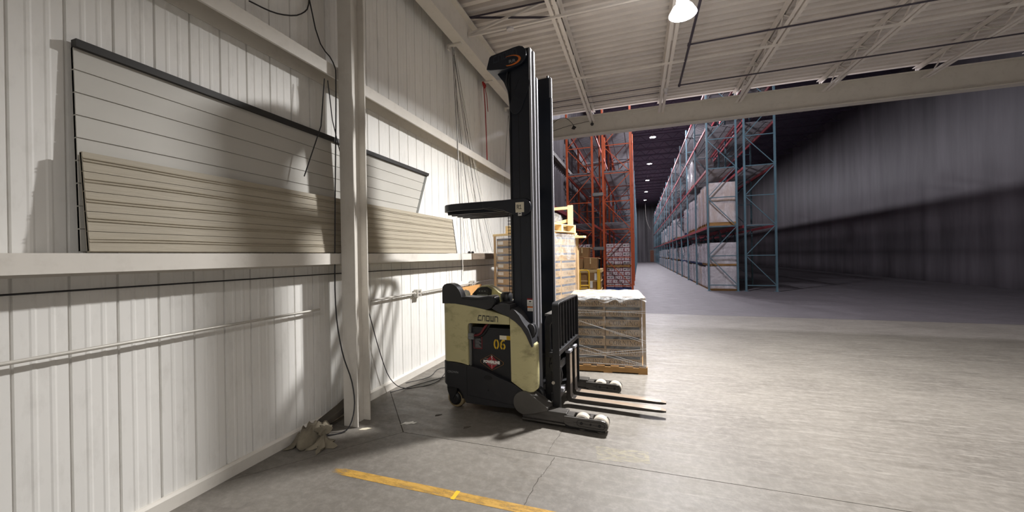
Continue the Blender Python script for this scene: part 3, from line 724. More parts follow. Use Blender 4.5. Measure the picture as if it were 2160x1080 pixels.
# instrument pod
pod = [(0.18, 1.10), (0.22, 1.20), (0.29, 1.285), (0.35, 1.315), (0.43, 1.318), (0.50, 1.29), (0.56, 1.24), (0.66, 1.205), (0.72, 1.10)]
MB().loft(slices(pod, 0.42, 0.53)).build('instrument_pod', 'cream', truck, smooth=40, bevel=0.02, seg=3)
dp = [(0.22, 1.21), (0.285, 1.272), (0.34, 1.297), (0.42, 1.300), (0.475, 1.27), (0.47, 1.205), (0.38, 1.185), (0.28, 1.185)]
dpo = MB().prism(dp, 'xz', 0.405, 0.425).build('display', 'plastic', truck, bevel=0.006)
MB().prism(arc(0.36, 1.25, 0.085, 0.036, 0, 360, 20)[:-1], 'xz', 0.400, 0.41).build('gauge', 'fairing', dpo)
for k in range(3):
    MB().prism(arc(0.325 + 0.035 * k, 1.252, 0.011, 0.007, 0, 360, 14)[:-1], 'xz', 0.397, 0.41).build('button', 'grip', dpo)
MB().box(0.29, 0.43, 0.398, 0.41, 1.195, 1.215).build('key_strip', 'grip', dpo, bevel=0.004)
MB().lathe([(0.0, 0.14), (0.045, 0.135), (0.065, 0.11), (0.07, 0.06), (0.06, 0.0), (0.0, 0.0)], (0.70, 0.32, 1.12), 'z', 20).build('control_knob', 'plastic', truck, smooth=40)
# front fairing with bulge
ff = [(0.862, 1.026), (0.858, 1.06), (0.868, 1.105), (0.885, 1.122), (0.92, 1.105), (0.965, 1.055), (1.00, 0.995), (1.03, 0.955), (1.06, 0.92), (1.085, 0.86), (1.10, 0.79), (1.103, 0.755), (1.092, 0.748), (1.07, 0.785), (1.035, 0.86), (0.985, 0.935), (0.92, 0.992)]
MB().loft(slices(ff, V0 - 0.012, 0.22, r=0.04)).build('front_fairing', 'fairing', truck, smooth=50, bevel=0.012, seg=3)
bl = arc(1.068, 0.905, 0.045, 0.068, 0, 360, 18)[:-1]
MB().loft(slices(bl, V0 + 0.03, 0.14)).build('side_lamp', 'fairing', truck, smooth=50, bevel=0.02, seg=3)
# drive wheel under the rear
MB().lathe([(0.03, 0.0), (0.06, -0.004), (0.082, 0.0), (0.098, 0.01), (0.102, 0.03), (0.102, 0.085), (0.095, 0.10), (0.0, 0.10)], (0.165, 0.10, 0.102), 'y', 28).build('rear_wheel', 'tan_tyre', truck, smooth=35)
hub = [(0.0, -0.03), (0.05, -0.03), (0.07, -0.012), (0.075, 0.002), (0.0, 0.004)]
MB().lathe(hub, (0.165, 0.098, 0.105), 'y', 20).build('wheel_hub', 'black_metal', truck, smooth=35)
ck = [(0.085, 0.26), (0.085, 0.20), (0.10, 0.155), (0.115, 0.12), (0.14, 0.10), (0.165, 0.12), (0.20, 0.18), (0.215, 0.26)]
MB().prism(ck, 'xz', 0.06, 0.10).build('wheel_fork', 'black_metal', truck, bevel=0.006)
MB().box(0.06, 0.24, 0.10, 0.24, 0.20, 0.30).build('drive_unit', 'black', truck)

# drums and outriggers
dr = arc(1.005, 0.195, 0.115, 0.115, 85, 268, 14) + [(1.10, 0.10), (1.245, 0.148), (1.25, 0.178), (1.235, 0.188), (1.06, 0.300)]
hw = [(1.41, 0.128), (1.41, 0.060), (1.46, 0.040), (1.76, 0.038), (1.805, 0.048), (1.816, 0.075), (1.812, 0.105), (1.795, 0.128), (1.76, 0.135)]
def outrigger(v0, sgn):
    # v0: outer face, sgn +1 inwards
    a, b_ = (v0, v0 + 0.14 * sgn)
    lo_, hi_ = min(a, b_), max(a, b_)
    r = MB().box(0.98, 1.43, lo_ + 0.022, hi_, 0.05, 0.148).build('outrigger', 'outrigger', truck, bevel=0.006)
    MB().box(0.98, 1.42, lo_ + 0.008, hi_, 0.035, 0.050).build('wear_plate', 'outrigger', r)
    for c, d in ((lo_, lo_ + 0.022), (hi_ - 0.022, hi_)):
        MB().prism(hw, 'xz', c, d).build('wheel_plate', 'outrigger', r, bevel=0.004)
    MB().box(1.41, 1.495, lo_ + 0.02, hi_ - 0.02, 0.118, 0.133).build('housing_top', 'outrigger', r)
    MB().box(1.645, 1.672, lo_ + 0.02, hi_ - 0.02, 0.122, 0.139).build('housing_bridge', 'outrigger', r)
    MB().box(1.42, 1.79, lo_ + 0.02, hi_ - 0.02, 0.02, 0.045).build('housing_floor', 'black', r)
    for cu2 in (1.575, 1.742):
        MB().lathe([(0.0, 0.0), (0.062, 0.0), (0.073, 0.01), (0.074, 0.045), (0.074, 0.075), (0.066, 0.085), (0.0, 0.085)], (cu2, lo_ + 0.0275, 0.078), 'y', 28).build('load_wheel', 'white_wheel', r, smooth=35)
    # slot outline and axle bolts on both faces
    for yy, off in ((lo_, -0.001), (hi_, 0.001)):
        sl = [(1.56, 0.112)] + arc(1.76, 0.085, 0.028, 0.028, 90, -90, 8) + arc(1.56, 0.085, 0.028, 0.028, 270, 90, 8)
        mb = MB(); pts = [(p[0], yy + off, p[1]) for p in sl]
        mb.tube(pts + [pts[0]], 0.0022, 5)
        mb.tube([(1.50, yy + off, 0.088), (1.812, yy + off, 0.082)], 0.0016, 5)
        mb.build('slot_groove', 'black', r)
        for cu2, rr in ((1.575, 0.014), (1.66, 0.010), (1.742, 0.014)):
            MB().cyl((cu2, yy - 0.003, 0.086), (cu2, yy + 0.003, 0.086), rr, 14).build('axle_bolt', 'black', r)
    d = MB().prism(dr, 'xz', lo_ + 0.004, hi_ + 0.02).build('outrigger_drum', 'drum', truck, bevel=0.006)
    return r
outrigger(0.0, 1); outrigger(1.16, -1)
MB().lathe([(0.0, 0.0), (0.10, 0.0), (0.11, 0.02), (0.11, 0.06), (0.0, 0.06)], (1.055, 0.15, 0.22), 'y', 24).build('pivot_disc', 'black_metal', truck, smooth=35)
MB().box(0.95, 1.10, 0.10, 1.06, 0.06, 0.16).build('cross_member', 'black_metal', truck)

# mast
ZT = 3.80
mast = MB().box(0.84, 1.07, 0.30, 0.90, 0.10, 0.24).build('mast_foot', 'black_metal', truck)
def mast_side(v, sgn):
    # outer channel: web outside, two flanges inwards
    a, b_ = v, v + 0.022 * sgn
    mb = MB(); mb.box(0.83, 1.055, min(a, b_), max(a, b_), 0.12, ZT)
    c = v + 0.085 * sgn
    mb.box(0.83, 0.852, min(v, c), max(v, c), 0.12, ZT); mb.box(1.033, 1.055, min(v, c), max(v, c), 0.12, ZT)
    ch = mb.build('outer_channel', 'navy', truck, bevel=0.003)
    MB().box(1.046, 1.068, min(v - 0.001 * sgn, v + 0.04 * sgn), max(v - 0.001 * sgn, v + 0.04 * sgn), 0.14, ZT - 0.01).build('worn_edge', 'rail', ch)
    i0, i1 = v + 0.045 * sgn, v + 0.075 * sgn
    MB().box(0.90, 1.08, min(i0, i1), max(i0, i1), 0.14, ZT - 0.02).build('inner_rail', 'navy', truck, bevel=0.003)
    MB().box(1.062, 1.088, min(i0, i1) - 0.001, max(i0, i1) + 0.001, 0.16, ZT - 0.03).build('rail_face', 'rail', ch)
    k0, k1 = v + 0.09 * sgn, v + 0.115 * sgn
    MB().box(0.93, 1.098, min(k0, k1), max(k0, k1), 0.16, ZT - 0.28).build('inmost_rail', 'navy', truck, bevel=0.003)
    MB().box(1.084, 1.103, min(k0, k1) - 0.001, max(k0, k1) + 0.001, 0.18, ZT - 0.29).build('rail_face', 'rail', ch)
    return ch
chn = mast_side(0.20, 1); chf = mast_side(0.95, -1)
MB().box(0.9225, 0.9255, 0.1975, 0.203, 0.30, 3.30).build('channel_seam', 'black', chn)
for zz in (3.03, 2.0, 1.75, 1.42):
    MB().cyl((0.985, 0.196, zz), (0.985, 0.205, zz), 0.008, 10).build('bolt', 'black_metal', chn)
MB().cyl((0.945, 0.196, 3.03), (0.945, 0.205, 3.03), 0.006, 10).build('bolt', 'black_metal', chn)
for zz in (0.55, 1.45, 2.35, 3.25):
    MB().box(0.835, 0.86, 0.28, 0.87, zz, zz + 0.12).build('cross_tie', 'navy', truck, bevel=0.004)
for vv in (0.325, 0.825):
    MB().cyl((0.875, vv, 0.2), (0.875, vv, 3.5), 0.025, 16).build('lift_cylinder', 'black_metal', truck, smooth=40)
# rounded plates near the top
MB().prism(arc(0.99, 3.43, 0.065, 0.09, -20, 120, 8) + arc(0.90, 3.22, 0.07, 0.09, 150, 330, 10), 'xz', 0.190, 0.20).build('pulley_guard', 'navy', truck, bevel=0.004)
# hood at the mast head
hd = [(0.585, 3.642), (0.588, 3.66), (0.620, 3.765), (0.640, 3.778), (0.90, 3.812), (0.96, 3.815), (1.00, 3.80), (1.03, 3.765), (1.038, 3.715), (1.02, 3.665), (0.98, 3.63), (0.92, 3.612), (0.80, 3.606), (0.63, 3.628)]
hood = MB().loft(slices(hd, 0.155, 0.40)).build('mast_hood', 'navy', truck, smooth=40, bevel=0.012, seg=3)
o = place('hood_lettering', word_mesh('CROWN', 0.27, 0.075, logo_glyph, 0.22), 'navy_print', hood); o.location = (0.80, 0.1535, 3.745); o.rotation_euler = (0, radians(-8), 0)
cres = [(0.865 + 0.115 * cos(radians(q)), 3.68 + 0.054 * sin(radians(q))) for q in range(112, -113, -14)] + [(0.850 + 0.104 * cos(radians(q)), 3.683 + 0.046 * sin(radians(q))) for q in range(-112, 113, 14)]
MB().prism(cres, 'xz', 0.1515, 0.156).build('orange_swoosh', 'orange_print', hood)
o = place('hood_lettering', font_mesh('RR', 0.032, 0.075), 'grey_print', hood); o.location = (0.885, 0.1525, 3.672)
MB().prism([(0.66, 3.63), (0.80, 3.61), (0.84, 3.58), (0.84, 3.36), (0.78, 3.42), (0.74, 3.52)], 'xz', 0.26, 0.30).build('hood_bracket', 'navy', truck)
hs = MB()
for k, (du, vv) in enumerate(((0.80, 0.23), (0.815, 0.26), (0.79, 0.30), (0.82, 0.34))):
    hs.tube([(du, vv, 3.62), (du - 0.02, vv, 3.5), (du + 0.005, vv, 3.38), (du + 0.02, vv, 3.25), (du + 0.015, vv, 2.9), (du + 0.02, vv, 1.2)], 0.009, 6)
hs.build('hydraulic_hoses', 'cable', truck, smooth=60)
mb = MB(); z = 1.10
while z < 2.10:
    mb.bar((0.68, 0.44, z), (0.735, 0.44, z), 0.006, 0.006); z += 0.035
mb.bar((0.69, 0.44, 1.10), (0.69, 0.44, 2.14), 0.006, 0.006, (1, 0, 0)); mb.bar((0.716, 0.44, 1.10), (0.716, 0.44, 2.14), 0.006, 0.006, (1, 0, 0))
mb.build('mesh_screen', 'black_metal', truck)
# warning decals on the mast
dc = MB().box(0.985, 1.045, 0.1985, 0.2005, 1.128, 1.208).build('warning_decal', 'white_print', truck)
MB().box(0.985, 1.045, 0.198, 0.2, 1.193, 1.208).build('decal_band', 'red_print', dc)
MB().prism([(1.0, 1.174), (1.012, 1.182), (1.03, 1.181), (1.034, 1.173), (1.018, 1.169)], 'xz', 0.1978, 0.2).build('decal_pictogram', 'black', dc)
mb = MB()
for k in range(4): mb.box(0.991, 1.039, 0.1978, 0.2, 1.134 + k * 0.008, 1.137 + k * 0.008)
mb.build('decal_print', 'grey_print', dc)
dc = MB().box(0.988, 1.047, 0.1985, 0.2005, 1.077, 1.124).build('warning_decal', 'white_print', truck)
MB().box(0.988, 1.047, 0.198, 0.2, 1.111, 1.124).build('decal_band', 'orange_print', dc)
mb = MB()
for k in range(3): mb.box(0.994, 1.041, 0.1978, 0.2, 1.083 + k * 0.008, 1.086 + k * 0.008)
mb.build('decal_print', 'grey_print', dc)

# overhead guard: side arms, rounded rear, bars underneath
go = []   # outline in plan (u, v)
plan = [(0.80, 0.205), (0.50, 0.190), (0.25, 0.185), (0.10, 0.195), (0.02, 0.225), (-0.03, 0.28), (-0.045, 0.36), (-0.05, 0.55), (-0.04, 0.75), (-0.01, 0.86), (0.06, 0.92), (0.25, 0.955), (0.50, 0.955), (0.80, 0.94)]
mb = MB(); loops = []
for i, (u_, v_) in enumerate(plan):
    pu, pv = plan[max(0, i - 1)]; nu, nv = plan[min(len(plan) - 1, i + 1)]
    d = Vector((nu - pu, nv - pv)).normalized(); nrm = Vector((-d.y, d.x)) * -0.016
    hgt = 0.075
    zb = 2.165 if u_ < 0.5 else 2.165 - 0.055 * (u_ - 0.5) / 0.3
    zt = 2.245
    loops.append([(u_ + nrm.x, v_ + nrm.y, zb), (u_ - nrm.x, v_ - nrm.y, zb), (u_ - nrm.x, v_ - nrm.y, zt), (u_ + nrm.x, v_ + nrm.y, zt)])
guard = mb.loft(loops).build('overhead_guard', 'navy', truck, smooth=50, bevel=0.008)
for vv in (0.30, 0.43, 0.56, 0.69, 0.82):
    u0 = -0.04 + (0.0 if 0.3 < vv < 0.8 else 0.03)
    MB().box(u0, 0.82, vv - 0.016, vv + 0.016, 2.135, 2.22).build('guard_bar', 'navy', guard, bevel=0.003)
for vn, vf in ((0.165, 0.20), (0.95, 0.985)):
    ap = arc(0.965, 2.155, 0.092, 0.092, -90, 90, 12) + [(0.80, 2.243), (0.60, 2.238), (0.50, 2.235), (0.50, 2.17), (0.60, 2.165), (0.75, 2.13), (0.85, 2.085)]
    MB().prism(ap, 'xz', vn, vf).build('guard_arm', 'navy', guard, bevel=0.006)
pt = MB().box(0.888, 0.982, 0.1625, 0.1655, 2.10, 2.205).build('number_plate', 'sticker', guard)
o = place('plate_lettering', word_mesh('R1', 0.055, 0.043, plate_glyph, 0.10), 'dark_print', pt); o.location = (0.930, 0.1615, 2.156)
MB().box(0.915, 0.955, 0.1635, 0.1655, 2.065, 2.099).build('small_sticker', 'white_print', guard)
MB().box(0.922, 0.948, 0.163, 0.1655, 2.082, 2.092).build('sticker_print', 'dark_print', guard)

# carriage, load backrest and forks
lb = empty('load_backrest'); lb.parent = truck
UB = 1.285
fr = MB()
out = [(0.15, 0.13), (0.15, 1.13), (0.158, 1.155), (0.18, 1.17), (0.97, 1.17), (0.992, 1.157), (1.0, 1.13), (1.0, 0.30)]
loops = []
for i, (v_, z_) in enumerate(out):
    pv, pz = out[max(0, i - 1)]; nv, nz = out[min(len(out) - 1, i + 1)]
    d = Vector((nv - pv, nz - pz)).normalized(); nr = Vector((d.y, -d.x)) * 0.009
    loops.append([(UB - 0.02, v_ - nr.x, z_ - nr.y), (UB + 0.05, v_ - nr.x, z_ - nr.y), (UB + 0.05, v_ + nr.x, z_ + nr.y), (UB - 0.02, v_ + nr.x, z_ + nr.y)])
MB().loft(loops).build('backrest_frame', 'black_metal', lb, smooth=40, bevel=0.004)
MB().box(UB - 0.015, UB + 0.05, 0.16, 0.99, 0.655, 0.70).build('backrest_rail', 'black_metal', lb, bevel=0.004)
for k in range(6):
    vv = 0.15 + 0.85 * (k + 1) / 7
    MB().box(UB - 0.005, UB + 0.035, vv - 0.008, vv + 0.008, 0.69, 1.165).build('backrest_bar', 'black_metal', lb)
for vv in (0.15, 0.985):
    MB().box(UB - 0.03, UB + 0.055, vv, vv + 0.02, 0.13, 0.66).build('side_plate', 'black_metal', lb, bevel=0.004)
ca = empty('fork_carriage'); ca.parent = truck
MB().box(1.19, 1.285, 0.24, 0.92, 0.60, 0.655).build('carriage_bar', 'black_metal', ca, bevel=0.006)
MB().box(1.22, 1.30, 0.20, 0.95, 0.47, 0.55).build('carriage_bar', 'black_metal', ca, bevel=0.006)
MB().box(1.22, 1.30, 0.20, 0.95, 0.18, 0.26).build('carriage_bar', 'black_metal', ca, bevel=0.006)
MB().box(1.18, 1.25, 0.28, 0.34, 0.15, 0.60).build('carriage_upright', 'black_metal', ca, bevel=0.006)
MB().box(1.18, 1.25, 0.82, 0.88, 0.15, 0.60).build('carriage_upright', 'black_metal', ca, bevel=0.006)
pn = [(1.145, 0.14), (1.145, 0.95), (1.165, 1.02), (1.20, 1.04), (1.26, 1.04), (1.26, 1.00), (1.205, 0.93), (1.205, 0.60), (1.19, 0.50), (1.215, 0.45), (1.215, 0.14)]
for vv in (0.27, 0.84):
    MB().prism(pn, 'xz', vv, vv + 0.05).build('reach_link', 'black_metal', ca, bevel=0.006)
MB().box(1.14, 1.285, 0.30, 0.84, 1.015, 1.04).build('step_plate', 'drum', ca, bevel=0.004)
for k in range(7):
    MB().box(1.285, 1.312, 0.26 + 0.022 * k, 0.272 + 0.022 * k, 0.545, 0.57).build('carriage_notch', 'black_metal', ca)
MB().cyl((1.272, 0.128, 0.385), (1.272, 0.15, 0.385), 0.016, 14).build('grease_cap', 'white_wheel', ca, smooth=40)
MB().tube([(1.30, 0.30, 0.50), (1.315, 0.30, 0.42), (1.30, 0.30, 0.34)], 0.012, 8).build('hose_loop', 'cable', ca, smooth=60)
MB().box(1.29, 1.33, 0.30, 0.36, 0.24, 0.28).build('clamp_block', 'rail', ca, bevel=0.004)
def fork(v0):
    w_ = 0.10
    pth = [(u_ - 0.012 if u_ < 1.37 else u_, z_ - 0.05) for u_, z_ in [(1.31, 0.66), (1.31, 0.15), (1.316, 0.122), (1.335, 0.105), (1.40, 0.100), (1.75, 0.104), (2.26, 0.112), (2.30, 0.118), (2.30, 0.130), (2.25, 0.138), (1.75, 0.146), (1.40, 0.146), (1.368, 0.152), (1.354, 0.175), (1.352, 0.66)]]
    loops = []
    for vv in (v0, v0 + w_):
        loops.append([(u_, (vv if u_ < 2.2 else (vv + (0.025 if vv == v0 else -0.025) * (u_ - 2.2) / 0.1)), z_) for u_, z_ in pth])
    f = MB().loft(loops).build('fork', 'fork', truck, smooth=40, bevel=0.003)
    mb = MB(); mb.add([(1.385, v0 + 0.004, 0.0972), (1.385, v0 + w_ - 0.004, 0.0972), (1.75, v0 + w_ - 0.004, 0.0972), (1.75, v0 + 0.004, 0.0972), (2.20, v0 + w_ - 0.004, 0.0903), (2.20, v0 + 0.004, 0.0903), (2.25, v0 + w_ - 0.014, 0.0892), (2.25, v0 + 0.014, 0.0892), (2.298, v0 + w_ - 0.028, 0.0815), (2.298, v0 + 0.028, 0.0815)], [[0, 1, 2, 3], [3, 2, 4, 5], [5, 4, 6, 7], [7, 6, 8, 9]])
    mb.build('worn_blade_top', 'fork_worn', f)
    MB().box(1.3395, 1.3415, v0 + 0.006, v0 + w_ - 0.006, 0.13, 0.60).build('worn_shank', 'fork_worn', f)
    MB().box(1.288, 1.348, v0 - 0.004, v0 + w_ + 0.004, 0.585, 0.615).build('fork_hook', 'rail', f, bevel=0.004)
    return f
fork(0.54); fork(0.76)

# ================================================================== ALONG THE WALL
# ---- two door sections leaning on the lower girt
def leaning(x_lo, x_hi, z_lo, z_hi, z):
    t = (z - z_lo) / (z_hi - z_lo); return x_lo + (x_hi - x_lo) * t
sec = empty('door_section', (-2.93, 3.0, 1.71)); tag(sec, 'pale grey grooved door section with black top edge leaning on the wall', 'door panel')
def strip_mesh(name, m, parent, z0, z1, y0, yl, yh, zl, zh, xlo, xhi, th, groove=0.006, zbase=(1.71, 2.92)):
    """one board of a leaning section, its right end slanting from yl (at zbase[0]) to yh (at zbase[1])"""
    def P(z, y, o):
        x = leaning(xlo, xhi, zbase[0], zbase[1], z); return (x + o + 2.93, y - 3.0, z - 1.71)
    def ye(z): return yl + (yh - yl) * (z - zbase[0]) / (zbase[1] - zbase[0])
    a, b_ = z0 + groove, z1 - groove
    vs = []
    for z, y in ((a, y0), (a, ye(a)), (b_, ye(b_)), (b_, y0)): vs.append(P(z, y, 0))
    for z, y in ((a, y0), (a, ye(a)), (b_, ye(b_)), (b_, y0)): vs.append(P(z, y, th))
    return MB().add(vs, [[0, 3, 2, 1], [4, 5, 6, 7], [0, 1, 5, 4], [1, 2, 6, 5], [2, 3, 7, 6], [3, 0, 4, 7]]).build(name, m, parent)
Y0P = 1.2
for k in range(9):
    z0 = 1.715 + k * (2.86 - 1.715) / 9; z1 = 1.715 + (k + 1) * (2.86 - 1.715) / 9
    strip_mesh('board', 'panel_white', sec, z0, z1, Y0P, 4.26, 4.86, 0, 0, -2.945, -2.99, 0.025, 0.003)
strip_mesh('panel_core', 'panel_white', sec, 1.715, 2.86, Y0P, 4.255, 4.855, 0, 0, -2.95, -2.995, 0.022, 0.0)
strip_mesh('top_cap', 'black_edge', sec, 2.855, 2.90, Y0P, 4.27, 4.91, 0, 0, -2.955, -2.985, 0.05, 0.0)
def end_cap(parent, m, yl, yh, zl, zh, xlo, xhi, w_, th, zbase):
    vs = []
    for o_ in (0, th):
        for z, dy in ((zl, 0), (zl, w_), (zh, w_), (zh, 0)):
            x = leaning(xlo, xhi, zbase[0], zbase[1], z); ye = yl + (yh - yl) * (z - zbase[0]) / (zbase[1] - zbase[0])
            vs.append((x + o_ + 2.93, ye + dy - 3.0, z - 1.71))
    return MB().add(vs, [[0, 3, 2, 1], [4, 5, 6, 7], [0, 1, 5, 4], [1, 2, 6, 5], [2, 3, 7, 6], [3, 0, 4, 7]]).build('end_cap', m, parent)
end_cap(sec, 'plate_grey', 4.26, 4.86, 1.715, 2.86, -2.95, -2.992, 0.05, 0.032, (1.71, 2.92))
sec2 = empty('door_section', (-2.93, 3.0, 1.71)); tag(sec2, 'beige wood-grained door section with raised ribs standing on the lower girt', 'door panel')
ZB = (1.71, 2.27)
strip_mesh('panel_core', 'panel_beige', sec2, 1.71, 2.265, Y0P, 5.56, 5.53, 0, 0, -2.865, -2.925, 0.018, 0.0, ZB)
for k in range(5):
    z0 = 1.715 + k * 0.111; z1 = z0 + 0.111
    strip_mesh('board', 'panel_beige', sec2, z0, z1, Y0P, 5.55, 5.52, 0, 0, -2.86, -2.92, 0.024, 0.0015, ZB)
for k in range(5):
    zc = 1.77 + k * 0.111
    for dz in (0.0, 0.016):
        mb = MB(); pts = []
        y = Y0P
        while y < 5.52:
            x = leaning(-2.86, -2.92, *ZB, zc + dz) + 0.024
            pts.append((x + 2.93, y - 3.0, zc + dz + 0.003 * sin(y * 5 + k * 2) - 1.71)); y += 0.15
        pts.append((leaning(-2.86, -2.92, *ZB, zc + dz) + 0.024 + 2.93, 2.535, zc + dz - 1.71))
        mb.tube(pts, 0.006, 6).build('raised_rib', 'panel_beige', sec2, smooth=60)
end_cap(sec2, 'black_edge', 5.55, 5.52, 1.71, 2.268, -2.865, -2.925, 0.014, 0.034, ZB)
tb = MB(); tb.box(-2.985, -2.79, 6.05, 7.35, 1.706, 1.712); tb.box(-2.799, -2.775, 6.05, 7.35, 1.60, 1.712)
tag(tb.build('timber_offcut', 'timber', bevel=0.003), 'weathered brown plank fixed along the lower girt past the door sections', 'plank')
for k, y in enumerate((6.02, 6.16)):
    s_ = MB().lathe([(0.0, 0.0), (0.025, 0.0), (0.028, 0.02), (0.012, 0.035), (0.0, 0.035)], (-2.83, y, 1.712), 'z', 10).build('roller_bracket', 'black_metal', smooth=40)
    tag(s_, ['small dark metal fitting on the plank end nearest the door sections', 'small dark metal fitting on the plank, second from the door sections'][k], 'fitting')

# ---- conduit with junction boxes
cd = empty('wall_conduit', (-2.95, 3.6, 1.15)); tag(cd, 'white electrical conduit with two outlet boxes along the wall', 'conduit')
MB().tube([(0, 0.0, 0.01), (0, 6.5, 0.0)], 0.013, 8).build('pipe', 'conduit', cd, smooth=60)
MB().tube([(0, -5, 0.02), (0, -0.75, 0.012)], 0.011, 8).build('pipe', 'conduit', cd, smooth=60)
for y in (0.96, 2.78):
    jb = MB().box(-0.03, 0.03, y - 0.055, y + 0.055, -0.05, 0.055).build('outlet_box', 'conduit', cd, bevel=0.004)
    for dz in (-0.022, 0.022):
        MB().box(0.03, 0.032, y - 0.025, y + 0.025, dz - 0.014, dz + 0.014).build('socket', 'cable_grey', jb, bevel=0.002)
    for s_ in (-1, 1): MB().cyl((0, y + s_ * 0.055, 0.0), (0, y + s_ * 0.09, 0.0), 0.019, 10).build('connector', 'conduit', jb, smooth=40)
pipe('wall_cable', [(-2.97, -4, 1.50), (-2.97, 3.0, 1.50), (-2.97, 5, 1.485), (-2.97, 7.6, 1.47)], 0.006, 'cable', 'black cable running level on the wall just below the lower girt', 'cable', 6)

# ---- hanging cables
def sag(p, q, n=10, dx=0.0, dy=0.0):
    p, q = Vector(p), Vector(q); out = []
    for i in range(n + 1):
        t = i / n; s_ = 4 * t * (1 - t)
        v = p.lerp(q, t); out.append((v.x + dx * s_, v.y + dy * s_, v.z))
    return out
BR = (-2.86, 5.56, 5.12)
spec = [((-2.77, 5.58, 1.25), 0.0042, 'cable', 0.01, 'thick black cable hanging straight down from the first eave bracket'),
        ((-2.78, 5.66, 1.35), 0.005, 'white_print', 0.03, 'thin white cord hanging straight down beside the thick black cable'),
        ((-2.90, 6.45, 1.74), 0.004, 'cable', 0.15, 'thin black cable slanting right from the first eave bracket, leftmost of the slanting ones'),
        ((-2.90, 6.85, 1.74), 0.004, 'cable', 0.10, 'black cable slanting from the first eave bracket towards the wrapped tall load'),
        ((-2.90, 7.3, 1.74), 0.004, 'cable', 0.2, 'black cable slanting from the first eave bracket to the plank, rightmost of the black ones'),
        ((-2.90, 7.6, 1.74), 0.004, 'white_print', 0.3, 'thin white cord slanting from the first eave bracket, rightmost of all'),
        ((-2.90, 6.0, 1.6), 0.003, 'cable_grey', 0.06, 'thin grey wire hanging from the first eave bracket to the shelf end'),
        ((-2.90, 6.55, 1.8), 0.003, 'cable_grey', -0.08, 'thin grey wire slanting from the first eave bracket, bowed to the left')]
for k, (q, r, m, dy, lab) in enumerate(spec):
    pipe('hanging_cable', sag((BR[0], BR[1] + 0.012 * k, BR[2]), q, 12, 0.03, -dy), r, m, lab, 'cable', 6)
pipe('hanging_cable', sag((-2.86, 8.36, 5.1), (-2.9, 8.5, 2.0), 10, 0.02, 0.05), 0.005, 'cable', 'thin black cable hanging from the eave bracket nearest the mast', 'cable', 6)
pipe('hanging_cable', sag((-2.86, 8.40, 5.1), (-2.9, 8.0, 1.9), 10, 0.02, -0.15), 0.004, 'cable_grey', 'thin grey cable slanting left from the eave bracket nearest the mast', 'cable', 6)
for k, (yq, zq, dq) in enumerate(((6.15, 1.74, 0.02), (6.30, 1.74, 0.12), (6.65, 1.74, -0.12), (7.0, 1.74, 0.28), (7.15, 1.74, -0.05), (7.45, 1.74, 0.1))):
    pipe('hanging_cable', sag((BR[0] + 0.01, BR[1] + 0.02 + 0.008 * k, BR[2]), (-2.93, yq, zq), 12, 0.02, -dq), 0.0022, 'cable_grey' if k % 2 else 'white_print', 'hair-thin %s wire fanning from the first eave bracket, %s of six from the left' % ('grey' if k % 2 else 'white', ORD[k]), 'cable', 5)
mb = MB()
rs = empty('red_strap', (-2.88, 6.95, 5.12)); tag(rs, 'red ratchet strap hanging from the second eave bracket', 'strap')
MB().tube([(0, -0.05, 0), (0.02, -0.07, -0.06), (0.03, -0.03, -0.1), (0.02, 0.02, -0.05), (0, 0, 0)], 0.022, 6).build('knot', 'red_strap', rs, smooth=60)
mb = MB(); pts = [(0.01, -0.04, -0.05), (0.02, 0.0, -0.5), (0.02, 0.03, -1.0), (0.015, 0.07, -1.65)]
for a, b_ in zip(pts, pts[1:]): mb.bar(a, b_, 0.042, 0.005, (1, 0, 0))
mb.build('long_tail', 'red_strap', rs)
mb = MB(); pts = [(0.0, 0.03, -0.03), (0.02, 0.10, -0.25), (0.02, 0.14, -0.52)]
for a, b_ in zip(pts, pts[1:]): mb.bar(a, b_, 0.024, 0.005, (1, 0, 0))
mb.build('short_tail', 'red_strap', rs)
# cables left of and on the column
pipe('hanging_cable', [(-2.955, 2.62, 5.0), (-2.95, 2.86, 3.9), (-2.78, 2.90, 3.56), (-2.77, 2.92, 3.3), (-2.80, 2.91, 2.0), (-2.82, 2.92, 1.2), (-2.76, 2.93, 0.75), (-2.66, 2.945, 0.45), (-2.625, 2.93, 0.2), (-2.66, 2.86, 0.02), (-2.80, 2.72, 0.012)], 0.006, 'cable', 'black cable hanging along the column down to the cloth on the floor', 'cable', 8)
pipe('hanging_cable', [(-2.96, 2.75, 5.0), (-2.955, 2.80, 4.2), (-2.95, 2.70, 3.95), (-2.95, 2.45, 3.8), (-2.95, 2.2, 3.75)], 0.006, 'cable', 'thin cable drooping left on the wall above the upper girt', 'cable', 6)
pipe('hanging_cable', [(-2.79, 2.80, 3.36), (-2.80, 2.76, 2.9), (-2.84, 2.6, 2.4)], 0.005, 'cable', 'thin cable below the upper girt curving left of the column', 'cable', 6)
pipe('hanging_cable', [(-2.79, 2.84, 3.36), (-2.80, 2.90, 3.0), (-2.82, 3.02, 2.7)], 0.005, 'cable', 'thin cable below the upper girt curving behind the column', 'cable', 6)
pipe('wall_cable', [(-2.95, 3.4, 1.4), (-2.94, 3.55, 1.0), (-2.93, 3.7, 0.55), (-2.90, 3.85, 0.18), (-2.80, 4.02, 0.012), (-2.55, 4.3, 0.01), (-2.62, 4.7, 0.01), (-2.75, 5.1, 0.01)], 0.005, 'cable', 'black cable falling from behind the column to the floor by the wall', 'cable', 8)
